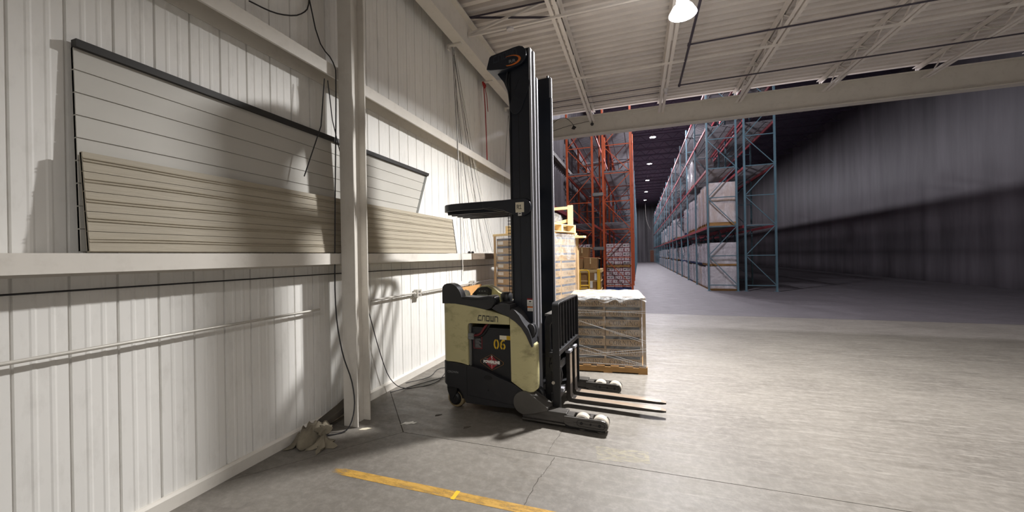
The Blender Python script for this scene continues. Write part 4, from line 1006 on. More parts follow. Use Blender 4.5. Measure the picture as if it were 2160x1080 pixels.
pipe('floor_cable', [(-2.9, 3.85, 0.01), (-2.7, 4.25, 0.01), (-2.5, 4.7, 0.012), (-2.6, 5.2, 0.012), (-2.85, 5.45, 0.05), (-2.95, 5.7, 0.5), (-2.95, 5.95, 0.85)], 0.005, 'cable', 'black cable looping over the floor behind the truck and up the wall', 'cable', 8)
pipe('floor_cable', [(-2.92, 4.2, 0.01), (-2.75, 4.5, 0.01), (-2.8, 4.9, 0.01), (-2.4, 5.05, 0.01), (-2.3, 4.85, 0.01)], 0.005, 'cable', 'black cable curled on the floor near the wall sill', 'cable', 8)

# ---- cloth, tarp and litter at the foot of the column
def crumple(name, m, label, cat, c, sx, sy, h, seed, n=16, rz=0.0):
    rnd = random.Random(seed); ph = [(rnd.uniform(3, 9), rnd.uniform(3, 9), rnd.uniform(0, 6)) for _ in range(5)]
    def f(u, v, under=False):
        x, y = (u - .5) * 2, (v - .5) * 2; e = max(0, 1 - (abs(x) ** 2.4 + abs(y) ** 2.4) * 0.9)
        z = sum(abs(sin(a * x + b_ * y + p)) for a, b_, p in ph) / 5
        wob = 1 + 0.12 * sin(5 * x + 3 * y + seed)
        return (x * sx * wob, y * sy * wob, 0.004 if under else 0.006 + h * e ** 0.6 * (0.35 + 0.65 * z))
    mb = MB(); mb.grid(lambda u, v: f(u, v), n, n)
    o = mb.build(name, m, smooth=70); o.location = (c[0], c[1], 0.0); o.rotation_euler = (0, 0, rz)
    s = o.modifiers.new('thickness', 'SOLIDIFY'); s.thickness = 0.004; s.offset = 1
    return tag(o, label, cat)
crumple('tarp', 'cloth', 'grey crumpled tarp bundle on the floor left of the column', 'tarp', (-2.87, 2.66), 0.10, 0.20, 0.16, 3, rz=0.2)
tp = MB().loft([[(-3.02 + 0.0, 2.76, 0.0), (-2.90, 2.72, 0.0), (-2.90, 2.72, 0.05), (-3.0, 2.76, 0.06)], [(-2.93, 3.02, 0.10), (-2.82, 3.0, 0.10), (-2.82, 3.0, 0.17), (-2.92, 3.02, 0.18)], [(-2.93, 3.2, 0.16), (-2.80, 3.2, 0.16), (-2.80, 3.2, 0.24), (-2.92, 3.2, 0.24)]])
tag(tp.build('folded_tarp', 'tarp', bevel=0.01), 'dark folded tarp jammed between the wall and the column foot', 'tarp')
# knotted rag: a gathered neck opening into a flared skirt
mb = MB(); rings = []
import random as _r
rr_ = _r.Random(5)
prof_ = [(0.030, 0.135, 0.6), (0.060, 0.125, 0.9), (0.052, 0.105, 0.8), (0.020, 0.088, 0.2), (0.024, 0.070, 0.3), (0.048, 0.045, 0.7), (0.075, 0.020, 0.9), (0.092, 0.004, 1.0)]
NR = 22
for j, (r, h, amp) in enumerate(prof_):
    rings.append([((r * (1 + amp * 0.55 * sin(5 * a + j) + amp * 0.2 * sin(9 * a))) * cos(a) + 0.02 * j * 0.4, (r * (1 + amp * 0.55 * sin(5 * a + j))) * sin(a) - 0.012 * j, max(0.003, h + 0.01 * amp * sin(7 * a))) for a in [2 * pi * k / NR for k in range(NR)]])
mb.loft(rings)
rg = mb.build('knotted_rag', 'cloth', smooth=60); rg.location = (-2.72, 2.66, 0); tag(rg, 'knotted beige rag with a flared hem at the column foot', 'rag')
tag(MB().prism([(-2.26, 3.15), (-2.235, 3.17), (-2.20, 3.17), (-2.17, 3.20), (-2.14, 3.20), (-2.13, 3.24), (-2.16, 3.23), (-2.18, 3.25), (-2.21, 3.22), (-2.25, 3.21), (-2.25, 3.18)], 'xy', 0.0005, 0.003).build('floor_litter', 'white_print'), 'torn white paper scrap on the floor joint', 'litter')
tag(MB().prism([(-2.58, 2.93), (-2.52, 2.95), (-2.48, 3.0), (-2.53, 3.0), (-2.57, 2.97)], 'xy', 0.0005, 0.004).build('floor_litter', 'sticker'), 'small pale litter scrap in front of the column foot', 'litter')
for k, (x, y) in enumerate(((-2.03, 3.42), (-1.80, 4.10), (-2.3, 4.4), (-1.62, 3.25))):
    tag(MB().prism([(x, y), (x + 0.03, y + 0.02), (x + 0.05, y + 0.06), (x + 0.02, y + 0.05), (x - 0.01, y + 0.03)], 'xy', 0.0005, 0.004).build('floor_litter', 'tarp'), ['small dark scrap on the floor between column and truck wheel', 'small dark scrap on the floor behind the truck wheel', 'small dark scrap on the floor near the coiled cable', 'small dark scrap on the floor in front of the truck skirt'][k], 'litter')

# ---- yellow floor line
tag(MB().box(-2.5, 8.9, 2.283, 2.362, 0.0003, 0.0016).build('floor_line', 'line'), 'worn yellow painted line across the concrete floor', 'floor marking')
tag(MB().prism([(-0.38, 3.28), (-0.34, 3.06), (0.06, 3.12), (0.05, 3.30)], 'xy', 0.0003, 0.0012).build('paint_patch', 'line_faded'), 'faded pale yellow paint patch on the floor ahead of the near outrigger', 'floor marking')
tag(MB().box(-1.245, -1.215, 2.275, 2.37, 0.0017, 0.0022).build('tape_mark', 'yellow_print'), 'short bright yellow tape patch crossing the floor line', 'floor marking')

# ---- plywood offcut behind the truck
pw = MB().box(0, 0.018, 0, 0.85, 0, 1.12).build('plywood_sheet', 'ply'); pw.location = (-2.84, 5.85, 0.0); pw.rotation_euler = (0, radians(-4), 0)
tag(pw, 'orange-brown plywood sheet leaning on the wall behind the truck dash', 'plywood')
gl = MB().lathe([(0.0, 0.0), (0.06, 0.01), (0.075, 0.05), (0.05, 0.10), (0.0, 0.12)], (0, 0, 0), 'z', 14).build('glove', 'white_print', truck, smooth=60); gl.location = (0.37, 0.35, 1.10); gl.parent = None
gl.location = (-2.10 + 0.19, 3.599 + 0.35, 1.18); gl.scale = (0.75, 0.75, 0.75)
tag(gl, 'white cloth bundle tucked beside the truck dash', 'cloth')

# ================================================================== PALLETS AND CARTONS
def pallet(label, loc, rz, L_=1.05, D_=1.0, H_=0.10, m='wood', group=None):
    t = empty('wooden_pallet', loc, rz); tag(t, label, 'pallet', group)
    for k in range(3):
        y = k * (D_ - 0.06) / 2
        MB().box(0, L_, y, y + 0.06, 0.016, H_ - 0.016).build('stringer', m, t, bevel=0.003)
    nb = 6
    for k in range(nb):
        x = k * (L_ - 0.11) / (nb - 1)
        MB().box(x, x + 0.11, 0, D_, H_ - 0.016, H_).build('deck_board', m, t)
    for k in range(3):
        x = k * (L_ - 0.12) / 2
        MB().box(x, x + 0.12, 0, D_, 0, 0.016).build('deck_board', m, t)
    return t
word = word_mesh('CORNING', 0.33, 0.058)
def carton_proto(wd, dp, ht, m, mband, printed='front'):
    """corner at origin; tan carton with a dark band under the lid and a word on the front"""
    t = empty('carton')
    MB().box(0.002, wd - 0.002, 0.002, dp - 0.002, 0, ht - 0.001).build('body', m, t, bevel=0.004, seg=1)
    MB().box(0.004, wd - 0.03, 0.0012, 0.0026, ht - 0.040, ht - 0.003).build('band', mband, t)
    if printed != 'both':
        o = place('lettering', word, None, t); o.location = (wd * 0.50, 0.0006, (ht - 0.04) * 0.5); o.scale = (wd * 0.80 / 0.33, 1, ht * 0.46 / 0.058)
    if printed == 'both':
        o = place('lettering', word, None, t); o.location = (wd - 0.0006, dp * 0.5, (ht - 0.03) * 0.5); o.rotation_euler = (0, 0, pi / 2); o.scale = (dp * 0.68 / 0.33, 1, ht * 0.42 / 0.058)
        MB().box(wd - 0.0022, wd - 0.0008, 0.01, dp - 0.03, ht - 0.038, ht - 0.004).build('band', mband, t)
        MB().box(0.03, 0.16, 0.0004, 0.0024, ht * 0.2, ht * 0.62).build('address_label', 'white_print', t)
    return t
word.materials.append(M['carton_print'])

def load_box(protos, loc, rz, cols, rows, wd, dp, ht, z0, labeler, group, lean=0.0):
    """protos placed in a 2-deep grid: the first is used itself, the others copied"""
    c, s_ = cos(rz), sin(rz); first = True
    for k in range(rows):
        for j in range(2):
            for i in range(cols):
                o = protos if first else copy_tree(protos); first = False
                jx, jy = random.uniform(-0.006, 0.006), random.uniform(-0.004, 0.004)
                lx = i * wd + jx + lean * k; ly = j * dp + jy
                o.location = (loc[0] + lx * c - ly * s_, loc[1] + lx * s_ + ly * c, z0 + k * ht)
                o.rotation_euler = (0, 0, rz + random.uniform(-0.008, 0.008))
                tag(o, labeler(i, j, k), 'carton', group)

# low wrapped load in front of the aisle
RZ1 = radians(5.0)
P1 = (-0.955, 5.315)
c1, s1 = cos(RZ1), sin(RZ1)
def L1(x, y, z=0.0): return (P1[0] + x * c1 - y * s1, P1[1] + x * s1 + y * c1, z)
pallet('worn wooden pallet under the low wrapped carton load', (P1[0], P1[1], 0), RZ1, 1.05, 1.0, 0.10)
LW, LD, LH = 0.485, 0.48, 0.136
load_box(carton_proto(LW, LD, LH, 'carton', 'carton_band', 'front'), L1(0.02, 0.02), RZ1, 2, 7, LW, LD, LH, 0.101,
         lambda i, j, k: 'brown lettered carton of the low load, %s row up, %s column, %s' % (ORD[k], ['left', 'right'][i], ['front', 'rear'][j]), 'cartons of the low wrapped load')
# corner board, film wrap, strands
cb = MB(); cb.box(0.992, 1.035, 0.0, 0.006, 0.10, 1.05); cb.box(1.029, 1.035, 0.0, 0.05, 0.10, 1.05)
o = cb.build('corner_board', 'carton'); o.location = (P1[0], P1[1], 0); o.rotation_euler = (0, 0, RZ1); tag(o, 'cardboard corner post at the right front edge of the low load', 'corner post')
def film_sleeve(x0, x1, y0, y1, z0, z1, amp, seed, nseg=14, nz=14):
    pts = []
    for k in range(nseg): pts.append((x0 + (x1 - x0) * k / nseg, y0, 0, -1))
    for k in range(nseg): pts.append((x1, y0 + (y1 - y0) * k / nseg, 1, 0))
    for k in range(nseg): pts.append((x1 - (x1 - x0) * k / nseg, y1, 0, 1))
    for k in range(nseg): pts.append((x0, y1 - (y1 - y0) * k / nseg, -1, 0))
    mb = MB(); n = len(pts); vs = []
    for j in range(nz + 1):
        z = z0 + (z1 - z0) * j / nz
        for i, (x, y, nx, ny) in enumerate(pts):
            d = amp * (0.6 + 0.4 * sin(i * 1.7 + j * 0.9 + seed) * sin(j * 1.3 + i * 0.4))
            vs.append((x + nx * d, y + ny * d, z))
    mb.add(vs, [[j * n + i, j * n + (i + 1) % n, (j + 1) * n + (i + 1) % n, (j + 1) * n + i] for j in range(nz) for i in range(n)])
    return mb
o = MB().box(0.01, 1.03, 0.005, 0.99, 1.0545, 1.0595).build('top_sheet', 'carton'); o.location = (P1[0], P1[1], 0); o.rotation_euler = (0, 0, RZ1); tag(o, 'pale cardboard sheet on top of the low wrapped load', 'cardboard')
wr = empty('stretch_wrap', (P1[0], P1[1], 0), RZ1); tag(wr, 'clear stretch film wrapped round the low carton load with a bunched top', 'plastic film')
film_sleeve(0.0, 1.035, -0.002, 1.0, 0.09, 1.05, 0.010, 1).build('sleeve', 'film', wr, smooth=80)
mb = MB()
def topf(u, v):
    x = -0.012 + u * 1.06; y = -0.015 + v * 1.03
    z = 1.070 + 0.006 * sin(9 * u + 4 * v) * sin(7 * v + 2) + 0.005 * sin(23 * u + 9 * v * v) + 0.004 * sin(31 * v - 11 * u)
    e = min(v, 1 - v, u, 1 - u)
    if e < 0.02: z -= 0.03 + 0.02 * (0.5 + 0.5 * sin(17 * u + 13 * v)) 
    return (x, y, z)
mb.grid(topf, 40, 36).build('bunched_top', 'film_top', wr, smooth=80)
sh = [((0.0, 0.92), (0.35, 0.99), (0.7, 0.95), (1.03, 0.97)), ((0.0, 0.96), (0.25, 0.88), (0.36, 0.93), (0.40, 1.0))]
mb = MB()
def dr_(u, v):   # film collar drooping over the upper front edge
    x = -0.01 + u * 1.055; low = 1.005 + 0.012 * sin(9 * u) + 0.022 * sin(23 * u) - (0.09 * max(0, 1 - abs(u - 0.06) / 0.07)) - (0.07 * max(0, 1 - abs(u - 0.68) / 0.05))
    return (x, -0.022 - 0.008 * sin(14 * u + 6 * v), 1.055 + (low - 1.055) * v)
mb.grid(dr_, 36, 8).build('drooping_collar', 'film_top', wr, smooth=80)
for (xa, za), (xb, zb) in (((0.0, 0.42), (1.04, 0.13)), ((0.0, 0.36), (1.04, 0.115)), ((0.0, 0.215), (1.04, 0.36)), ((0.02, 0.195), (1.04, 0.325)), ((0.15, 0.72), (1.04, 0.43)), ((0.28, 0.68), (1.04, 0.46)), ((0.0, 0.14), (1.04, 0.125)), ((0.0, 0.83), (1.04, 0.87)), ((0.0, 0.88), (1.04, 0.84))):
    MB().bar((xa, -0.022, za), (xb, -0.022, zb), 0.002, 0.0045).build('film_strand', 'film_strand', wr)

# tall wrapped load behind the mast, seen corner on
TR = radians(-22)          # its long face looks left, its short face right
TC = (-1.50, 6.12)         # near corner
TW, TD, TH = 0.55, 0.50, 0.141
ct, st_ = cos(TR), sin(TR)
def T1(x, y, z=0.0):       # x runs left->near corner along the left face, origin at its left end
    return (TC[0] + (x - 2 * TW) * ct - y * st_, TC[1] + (x - 2 * TW) * st_ + y * ct, z)
pallet('wooden pallet under the tall wrapped load behind the mast', T1(0, 0), TR, 1.1, 1.0, 0.14)
load_box(carton_proto(TW, TD, TH, 'carton_pale', 'carton_band_blue', 'both'), T1(0, 0), TR, 2, 13, TW, TD, TH, 0.142,
         lambda i, j, k: 'pale lettered carton of the tall load, %s row up, %s %s corner' % (ORD[k], ['wall-side', 'mast-side'][i], ['front', 'rear'][j]), 'cartons of the tall wrapped load', lean=0.0015)
tw = empty('stretch_wrap', T1(0, 0), TR); tag(tw, 'clear stretch film round the tall load behind the mast', 'plastic film')
film_sleeve(-0.01, 1.13, -0.012, 1.02, 0.10, 2.02, 0.012, 4, 12, 20).build('sleeve', 'film_tall', tw, smooth=80)
mb = MB(); mb.grid(lambda u, v: (1.135 + 0.02 * sin(8 * v + 3 * u) * u, 0.02 + v * 0.98, 2.03 - u * (0.30 + 0.28 * (1 - v) + 0.08 * sin(11 * v))), 12, 18)
mb.build('torn_flap', 'film_top', tw, smooth=80)
for lx, ly, lab in ((1.125, 0.985, 'pale corner post at the far right edge of the tall load'), (-0.015, -0.01, 'pale corner post at the wall-side edge of the tall load')):
    cbm = MB(); cbm.box(-0.03, 0.03, -0.006, 0.0, 0.12, 2.02); cbm.box(0.024 if lx > 0.5 else -0.03, 0.03 if lx > 0.5 else -0.024, 0.0, 0.05, 0.12, 2.02)
    o = cbm.build('corner_board', 'carton_pale'); o.location = T1(lx, ly); o.rotation_euler = (0, 0, TR); tag(o, lab, 'corner post')
for yy, lab in ((0.0, 'pale timber strip along the near top edge of the tall load'), (1.0, 'pale timber strip along the rear top edge of the tall load')):
    o = MB().box(-0.05, 1.13, yy - 0.03, yy + 0.03, 2.02, 2.06).build('timber_strip', 'wood_pale', bevel=0.003); o.location = T1(0, 0); o.rotation_euler = (0, 0, TR); tag(o, lab, 'timber')
o = MB().box(0.95, 1.32, 0.93, 1.03, 1.96, 2.0).build('loose_board', 'wood_pale', bevel=0.004); o.location = T1(0, 0); o.rotation_euler = (0, 0, TR); tag(o, 'short pale board end sticking out to the right of the tall load', 'board')
# pallets piled on top
pp = pallet('pale wooden pallet lying on top of the tall load', T1(0.20, 0.05, 2.061), TR, 0.95, 0.9, 0.14, 'wood_pale')
up_ = empty('upright_pallet', T1(1.03, 0.86, 2.205), TR + radians(12)); tag(up_, 'broken pale pallet standing on end above the tall load', 'pallet')
MB().box(0.0, 0.10, 0, 0.03, -0.20, 0.37).build('upright_board', 'wood_pale', up_, bevel=0.003)
MB().box(-0.75, 0.0, 0.0, 0.025, 0.295, 0.35).build('cross_board', 'wood_pale', up_, bevel=0.003)
MB().bar((-0.62, 0.035, -0.02), (0.06, 0.035, 0.10), 0.02, 0.06).build('cross_board', 'wood_pale', up_, bevel=0.003)
mb = MB(); rg_ = random.Random(9)
rings = []
for j, (r, h) in enumerate(((0.10, 0.0), (0.15, 0.03), (0.16, 0.10), (0.15, 0.17), (0.10, 0.20))):
    rings.append([(r * (1 + 0.14 * sin(3 * a + j)) * cos(a) * 1.2, r * (1 + 0.14 * sin(4 * a + j * 2)) * sin(a), h + 0.012 * sin(5 * a)) for a in [2 * pi * k / 18 for k in range(18)]])
o = mb.loft(rings).build('film_bundle', 'film_top', smooth=50); o.location = T1(0.90, 0.50, 2.202); tag(o, 'wad of crumpled clear film lying on the top pallet', 'plastic film')

# small pallets beside the tall load, far side
for k in range(2):
    o = MB().box(0, 0.30, 0, 0.25, 0, 0.24).build('wood_block', 'wood_pale', bevel=0.01); o.location = (-1.62 + 0.02 * k, 10.9 + 0.05 * k, 0.25 * k); o.rotation_euler = (0, 0, 0.2)
    tag(o, ['pale wood block on the floor by the yellow guard', 'pale wood block stacked on another by the yellow guard'][k], 'wood block')

# yellow guard frames with the brown carton pile
yg = empty('guard_rail', (-2.10, 14.0, 0), radians(18)); tag(yg, 'yellow tubular guard rail in front of the brown carton pile', 'guard rail')
MB().tube([(0.02, 0, 0), (0.02, 0, 0.96), (0.0, 0, 1.02), (-0.06, 0, 1.06), (-0.9, 0, 1.06)][::-1], 0.028, 10).build('hoop', 'yellow', yg, smooth=60)
MB().tube([(0.36, 0.02, 0), (0.36, 0.02, 0.98), (0.34, 0.02, 1.04), (0.28, 0.02, 1.07), (-0.5, 0.02, 1.07)][::-1], 0.028, 10).build('hoop', 'yellow', yg, smooth=60)
MB().tube([(0.36, 0.02, 0.50), (-0.9, 0.0, 0.50)], 0.026, 10).build('mid_rail', 'yellow', yg, smooth=60)
MB().tube([(0.30, 0.02, 0.40), (-0.9, 0.0, 0.40)], 0.022, 10).build('mid_rail', 'yellow', yg, smooth=60)
yp = MB().box(-0.055, 0.055, -0.055, 0.055, 0, 1.10).build('guard_post', 'yellow', bevel=0.008); yp.location = (-1.42, 14.25, 0); tag(yp, 'thick yellow square post beside the orange rack', 'post')
pallet('wooden pallet raised level with the top of the yellow post', (-2.55, 14.4, 0.98), radians(3), 1.25, 1.0, 0.12, 'wood_pale')
tbl = empty('pallet_stack', (-2.55, 14.4, 0), radians(3)); tag(tbl, 'stack of brown cartons filling the space behind the yellow guard', 'carton stack')
for k in range(3):
    MB().box(0.05, 1.2, 0.05, 0.95, k * 0.33, k * 0.33 + 0.30).build('carton_layer', 'carton_tan', tbl, bevel=0.01)
    MB().box(0.0, 1.22, 0.02, 0.98, k * 0.33 + 0.30, k * 0.33 + 0.33).build('board_layer', 'wood_pale', tbl)
for x, z in ((0.95, 0.68), (0.78, 0.38), (1.05, 0.36)):
    o = MB().box(x, x + 0.10, 0.015, 0.022, z, z + 0.26).build('hanging_tag', 'white_print', tbl)
bx = [(-2.40, 14.45, 1.102, 0.40, 0.42, 'brown carton at the wall end of the pile above the yellow guard'), (-1.98, 14.42, 1.102, 0.50, 0.44, 'big open brown carton on the pile beside the yellow post'), (-2.30, 14.5, 1.525, 0.50, 0.42, 'brown carton topmost on the pile above the yellow guard')]
for x, y, z, wd, ht, lab in bx:
    t = empty('brown_carton', (x, y, z), radians(random.uniform(-4, 6))); tag(t, lab, 'carton', 'brown cartons on the raised pallet')
    MB().loft([[(0, 0, 0), (wd - 0.03, 0, 0), (wd - 0.03, 0.45, 0), (0, 0.45, 0)], [(-0.01, -0.01, ht), (wd + 0.01, -0.01, ht - 0.02), (wd + 0.01, 0.46, ht - 0.02), (-0.01, 0.46, ht)]]).build('body', 'carton_tan', t, bevel=0.01)
    MB().box(wd * 0.45, wd * 0.53, -0.016, -0.010, ht * 0.45, ht - 0.02).build('tape', 'wood_pale', t)
    MB().bar((wd + 0.01, 0.2, ht - 0.02), (wd + 0.10, 0.2, ht - 0.06), 0.42, 0.006).build('flap', 'carton_tan', t)

# ================================================================== RACKS
def upright_full(parent, x0, x1, y, h, m, nodes, name='upright'):
    u = empty(name, (0, y, 0)); u.parent = parent
    for x in (x0, x1):
        MB().box(x - (0.045 if m == 'orange' else 0.034), x + (0.045 if m == 'orange' else 0.034), -0.04, 0.04, 0, h).build('post', m, u)
        MB().box(x - 0.08, x + 0.08, -0.07, 0.07, 0, 0.012).build('foot_plate', m, u)
    for a in nodes:
        MB().box(x0, x1, -0.016, 0.016, a - 0.018, a + 0.018).build('horizontal_brace', m, u)
    flip = False
    for a, b_ in zip(nodes, nodes[1:]):
        p, q = ((x0, 0, a), (x1, 0, b_)) if flip else ((x1, 0, a), (x0, 0, b_))
        MB().bar(p, q, 0.03, 0.03, (0, 1, 0)).build('diagonal_brace', m, u); flip = not flip
    return u
def upright_mesh(x0, x1, h, m, nodes):
    mb = MB()
    pw_ = 0.045 if m.startswith('orange') else 0.032
    for x in (x0, x1): mb.box(x - pw_, x + pw_, -0.035, 0.035, 0, h)
    flip = False
    for a in nodes: mb.box(x0, x1, -0.014, 0.014, a - 0.016, a + 0.016)
    for a, b_ in zip(nodes, nodes[1:]):
        p, q = ((x0, 0, a), (x1, 0, b_)) if flip else ((x1, 0, a), (x0, 0, b_))
        mb.bar(p, q, 0.03, 0.03, (0, 1, 0)); flip = not flip
    me = mb.mesh('upright'); me.materials.append(M[m]); return me
def deck_mesh(x0, x1, ln):
    mb = MB(); y = 0.06
    while y < ln - 0.05:
        mb.box(x0, x1, y, y + 0.055, 0.0, 0.02); y += 0.115
    for x in (x0 + 0.25, x1 - 0.25): mb.box(x - 0.02, x + 0.02, 0.04, ln - 0.04, -0.03, 0.0)
    me = mb.mesh('slatted_deck'); me.materials.append(M['deck_grey']); return me
def rack_row(name, label, x0, x1, y0, bays, pitch, levels, h, m_up, m_beam, full, group, skip=()):
    t = empty(name, ((x0 + x1) / 2, y0, 0)); tag(t, label, 'pallet rack', group)
    hx = (x1 - x0) / 2
    nodes = [0.25 + 1.25 * k for k in range(int((h - 0.3) / 1.25) + 1)]
    um = upright_mesh(-hx, hx, h, m_up, nodes)
    for k in range(bays + 1):
        if k < full: upright_full(t, -hx, hx, k * pitch, h, m_up, nodes)
        else:
            o = place('upright', um, None, t); o.location = (0, k * pitch, 0)
    bm_ = MB().box(-0.025, 0.025, 0.045, pitch - 0.045, -0.11, 0.0).mesh('beam'); bm_.materials.append(M[m_beam])
    dm = deck_mesh(-hx + 0.03, hx - 0.03, pitch)
    for k in range(bays):
        for z in levels:
            if (k, z) in skip: continue
            for sx in (-hx, hx):
                o = place('beam', bm_, None, t); o.location = (sx, k * pitch, z)
            o = place('slatted_deck', dm, None, t); o.location = (0, k * pitch, z + 0.002)
    return t
BP = 3.5
OL = [3.05, 5.35, 7.5]
rack_row('orange_rack', 'orange pallet rack against the dark wall, wall-side row', -3.06, -1.92, 17.2, 2, BP, OL, 9.0, 'orange', 'orange_dark', 3, 'orange racks')
rack_row('orange_rack', 'orange pallet rack on the aisle side, holding white cartons', -1.45, -0.27, 17.2, 2, BP, OL, 9.0, 'orange', 'orange_dark', 3, 'orange racks')
for k, z in enumerate((1.92, 4.35, 3.25)):
    o = MB().box(-1.92, -1.45, 17.14, 17.20, z - 0.07, z + 0.07).build('row_spacer', 'plate_grey', bevel=0.004)
    if k == 2: o.location = (0.0, 3.5, 0)
    tag(o, ['grey spacer plate between the orange racks at carton height', 'grey spacer plate between the orange racks high above the cartons', 'grey spacer plate between the second pair of orange uprights'][k], 'spacer')
rack_row('blue_rack', 'blue pallet rack row continuing behind the aisle-side orange rack', -1.45, -0.27, 24.35, 15, BP, OL, 9.0, 'blue', 'rack_red', 1, 'blue racks on the left')
rack_row('blue_rack', 'blue pallet rack row along the dark wall behind the orange rack', -3.06, -1.92, 24.35, 15, BP, OL, 9.0, 'blue', 'rack_red', 0, 'blue racks on the left')
RL = [2.78, 5.25, 7.05, 8.68]
rack_row('blue_rack', 'tall blue pallet rack with red beams lining the right side of the aisle', 2.85, 3.95, 18.0, 17, BP, RL, 9.1, 'blue', 'rack_red', 5, 'blue racks on the right')
rack_row('blue_rack', 'rear blue pallet rack standing back to back behind the right rack', 4.25, 5.35, 18.0, 17, BP, RL, 9.1, 'blue', 'rack_red', 1, 'blue racks on the right')

# ---- white cartons with maroon edges in the orange rack
def white_carton(wd, ht, kind):
    t = empty('white_carton')
    MB().box(0.003, wd - 0.003, 0, 0.5, 0.002, ht - 0.002).build('body', 'carton_white', t)
    mb = MB(); e = 0.014
    mb.box(0.003, 0.003 + e, -0.002, 0, 0.002, ht - 0.002); mb.box(wd - 0.003 - e, wd - 0.003, -0.002, 0, 0.002, ht - 0.002)
    mb.box(0.003 + e, wd - 0.003 - e, -0.002, 0, ht - 0.016, ht - 0.002); mb.box(0.003 + e, wd - 0.003 - e, -0.002, 0, 0.002, 0.014)
    mb.build('edge_print', 'maroon', t)
    c, z = wd * 0.5, ht * 0.48
    if kind == 0:
        mb = MB().prism([(c - 0.055, z - 0.05), (c - 0.02, z - 0.02), (c, z + 0.055), (c + 0.02, z - 0.02), (c + 0.055, z - 0.05), (c, z - 0.01)], 'xz', -0.002, 0)
        mb.box(c + 0.07, c + 0.10, -0.002, 0, z - 0.05, z + 0.04)
        mb.build('emblem', 'maroon', t)
    elif kind == 1:
        mb = MB(); mb.box(wd * .15, wd * .42, -0.002, 0, z - 0.02, z + 0.02); mb.box(wd * .55, wd * .85, -0.002, 0, z + 0.01, z + 0.03); mb.box(wd * .55, wd * .75, -0.002, 0, z - 0.03, z - 0.01)
        mb.build('address_print', 'dark_print', t)
    else:
        MB().prism([(c - 0.05, z + 0.045), (c - 0.015, z - 0.02), (c + 0.05, z + 0.03), (c + 0.015, z - 0.05), (c - 0.02, z - 0.05)], 'xz', -0.002, 0).build('emblem', 'maroon', t)
    return t
PROT = {}
def put_white(wd, ht, kind, loc, lab, grp):
    key = (round(wd, 3), round(ht, 3), kind)
    o = copy_tree(PROT[key]) if key in PROT else white_carton(wd, ht, kind)
    PROT.setdefault(key, o); o.location = loc; tag(o, lab, 'carton', grp)
rowno = 0
for base, ht, nrow, stack in ((0.17, 0.178, 5, 'lower'), (1.17, 0.193, 5, 'upper')):
    for r_ in range(nrow):
        nb = 3 if (r_ % 2 == 0) else 4; x0, wtot = -1.385, 1.05; wd = wtot / nb
        for c_ in range(nb):
            kind = (1 if (nb == 3 and c_ != 1) else 0) if r_ % 2 == 0 else (0 if (c_ + r_) % 3 else 2)
            put_white(wd, ht, kind, (x0 + c_ * wd, 17.32 + random.uniform(0, 0.02), base + r_ * ht),
                      'white maroon-edged carton, %s stack of orange rack, %s row up, %s of %s' % (stack, ORD[r_], ORD[c_], {3: 'three', 4: 'four'}[nb]), 'white cartons in the orange rack')
pallet('blue pallet under the lower white carton stack in the orange rack', (-1.39, 17.30, 0.0), 0, 1.06, 1.1, 0.16, 'blue_pallet')
pallet('pale pallet between the two white carton stacks in the orange rack', (-1.39, 17.30, 1.062), 0, 1.06, 1.1, 0.105, 'wood')
for r_ in range(5):
    for c_ in range(3):
        put_white(0.34, 0.193, [1, 0, 2][(r_ + c_) % 3], (-2.98 + c_ * 0.34, 17.32, 1.17 + r_ * 0.193), 'white maroon-edged carton in wall-side orange rack, %s row up, %s from the wall' % (ORD[r_], ORD[c_]), 'white cartons in the wall-side rack')
pallet('pale pallet under the white cartons of the wall-side orange rack', (-2.99, 17.30, 1.06), 0, 1.04, 1.1, 0.108, 'wood')
lw = empty('carton_stack', (-2.99, 17.3, 0)); tag(lw, 'grey wrapped stack on the floor of the wall-side orange rack', 'carton stack')
for k in range(5): MB().box(0.02, 1.02, 0.02, 1.0, 0.06 + k * 0.198, 0.06 + k * 0.198 + 0.19).build('carton_layer', 'grey_load', lw, bevel=0.01)
MB().box(0, 1.04, 0, 1.02, 0, 0.058).build('skid', 'wood', lw)

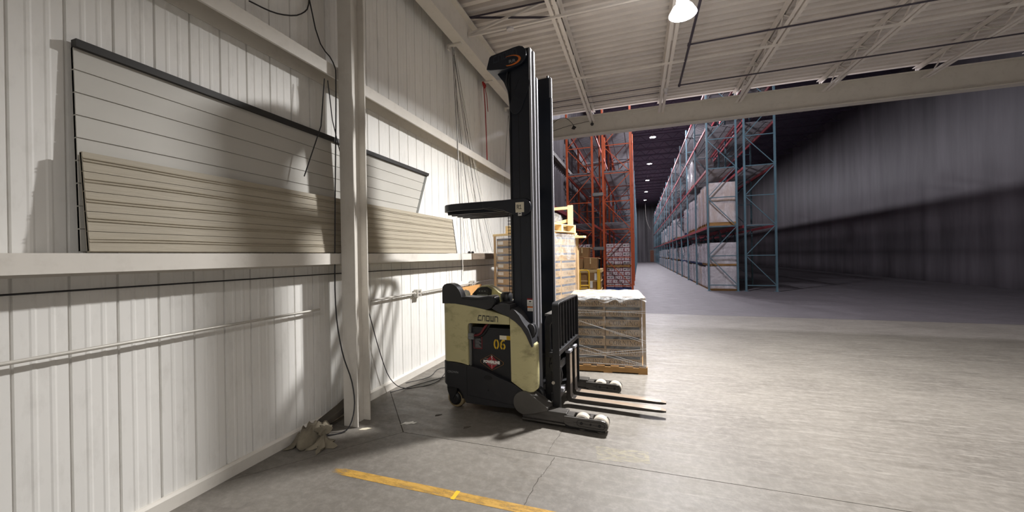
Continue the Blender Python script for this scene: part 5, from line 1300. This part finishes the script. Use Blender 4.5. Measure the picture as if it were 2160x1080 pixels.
# ---- generic wrapped loads
def load_proto(kind):
    """unit load 1.02 along y, 1.0 along x, about 1 m high, aisle face at x = 0"""
    t = empty('pallet_load'); rnd = random.Random(20 + kind)
    MB().box(0, 1.0, 0, 1.02, 0, 0.03).build('pallet_deck', 'blue_pallet' if kind in (0, 3) else 'wood', t)
    mb = MB()
    for y in (0.0, 0.46, 0.92): mb.box(0, 1.0, y, y + 0.1, 0.03, 0.11)
    mb.box(0, 1.0, 0, 1.02, 0.11, 0.13); mb.build('pallet_base', 'blue_pallet' if kind in (0, 3) else 'wood', t)
    m = ['carton_white', 'grey_load', 'tan_load', 'carton_white', 'dark_load'][kind]
    z = 0.13; n = [5, 4, 2, 4, 3][kind]; hh = 0.9 / n
    for k in range(n):
        mb = MB(); nb = [3, 2, 2, 4, 2][kind]
        for j in range(nb):
            for i in range(2):
                dx, dy = rnd.uniform(0, 0.025), rnd.uniform(-0.012, 0.012)
                mb.box(dx + i * 0.49, dx + i * 0.49 + 0.475, 0.02 + j * 0.98 / nb + dy + 0.006, 0.02 + (j + 1) * 0.98 / nb + dy - 0.006, z, z + hh - 0.012)
        mb.build('carton_layer', m, t); z += hh
    if kind in (0, 3):
        mb = MB()
        for k in range(n):
            for j in range([3, 2, 2, 4][kind]):
                yc = 0.02 + (j + 0.5) * 0.98 / [3, 2, 2, 4][kind]; zc = 0.13 + (k + 0.45) * hh
                mb.box(-0.004, 0.002, yc - 0.05, yc + 0.05, zc - 0.03, zc + 0.03)
        mb.build('carton_print', 'maroon', t)
    film_sleeve(-0.012, 1.02, 0.0, 1.02, 0.08, 1.03, 0.02, kind, 6, 6).build('film_wrap', 'film_rack', t, smooth=80)
    return t
LP = {}
LNAME = ['white maroon-printed carton load', 'grey film-wrapped load', 'tan carton load', 'small white carton load', 'dark wrapped load']
def put_load(kind, x, y, z, sz, where, grp):
    o = copy_tree(LP[kind]) if kind in LP else load_proto(kind)
    LP.setdefault(kind, o)
    o.location = (x, y, z); o.scale = (1, 1, sz); tag(o, LNAME[kind] + ' ' + where, 'pallet load', grp)
rnd = random.Random(11)
for b_ in range(12):
    for s_ in range(3):
        y = 18.0 + b_ * BP + 0.10 + s_ * 1.12
        k1, k2 = rnd.choice([0, 1, 1, 3, 2, 4, 4]), rnd.choice([0, 1, 3, 1, 0])
        if b_ == 0: k1, k2 = [(1, 1), (1, 1), (2, 0)][s_]
        put_load(k1, 2.93, y, 0, 1.0 + rnd.uniform(-.06, .04), 'on right rack floor, %s bay, %s from its near post' % (ORD[b_], ORD[s_]), 'loads on the floor of the right rack')
        if rnd.random() < 0.85 or b_ < 2:
            put_load(k2, 2.94, y, 1.08, 1.0 + rnd.uniform(-.15, .1), 'stacked second high in right rack, %s bay, %s along' % (ORD[b_], ORD[s_]), 'second-high loads in the right rack')
lv1 = {0: [(2, 1.8), (2, 1.85), (2, 1.75)], 1: [(1, 1.4), (1, 1.7), (1, 1.75)], 2: [(1, 1.3), (3, 1.6), None], 4: [(1, 1.5), (1, 1.6), (3, 1.5)], 5: [(3, 1.7), (1, 1.6), (1, 1.4)], 6: [None, (1, 1.5), (0, 1.6)], 8: [(1, 1.6), (1, 1.5), (1, 1.6)], 9: [(3, 1.5), None, (1, 1.6)]}
for b_, L_ in lv1.items():
    for s_, it in enumerate(L_):
        if it: put_load(it[0], 2.93, 18.0 + b_ * BP + 0.10 + s_ * 1.12, 2.80, it[1], 'on first beam level of right rack, %s bay, %s along' % (ORD[b_], ORD[s_]), 'loads on the first beam level')
put_load(4, 2.93, 22.9, 5.275, 1.45, 'on the second beam level of the right rack, nearer of two', 'loads on the second beam level')
put_load(4, 2.93, 24.02, 5.275, 1.35, 'on the second beam level of the right rack, farther of two', 'loads on the second beam level')
spots = [(0, 1, 18.5), (0, 2, 19.6), (1, 0, 20.8), (1, 1, 21.9), (1, 2, 23.0)] + [(2 + b_, s_, 24.45 + b_ * BP + s_ * 1.12) for b_ in range(8) for s_ in range(3)]
for b_, s_, y in spots:
    if b_ < 2 or rnd.random() < 0.8:
        put_load(rnd.choice([0, 1, 3]), -1.38, y, 0, 1.7, 'on floor of left aisle-side rack, %s bay, %s along' % (ORD[b_], ORD[s_]), 'loads on the floor of the left rack')
print('OBJECTS', len(bpy.data.objects))
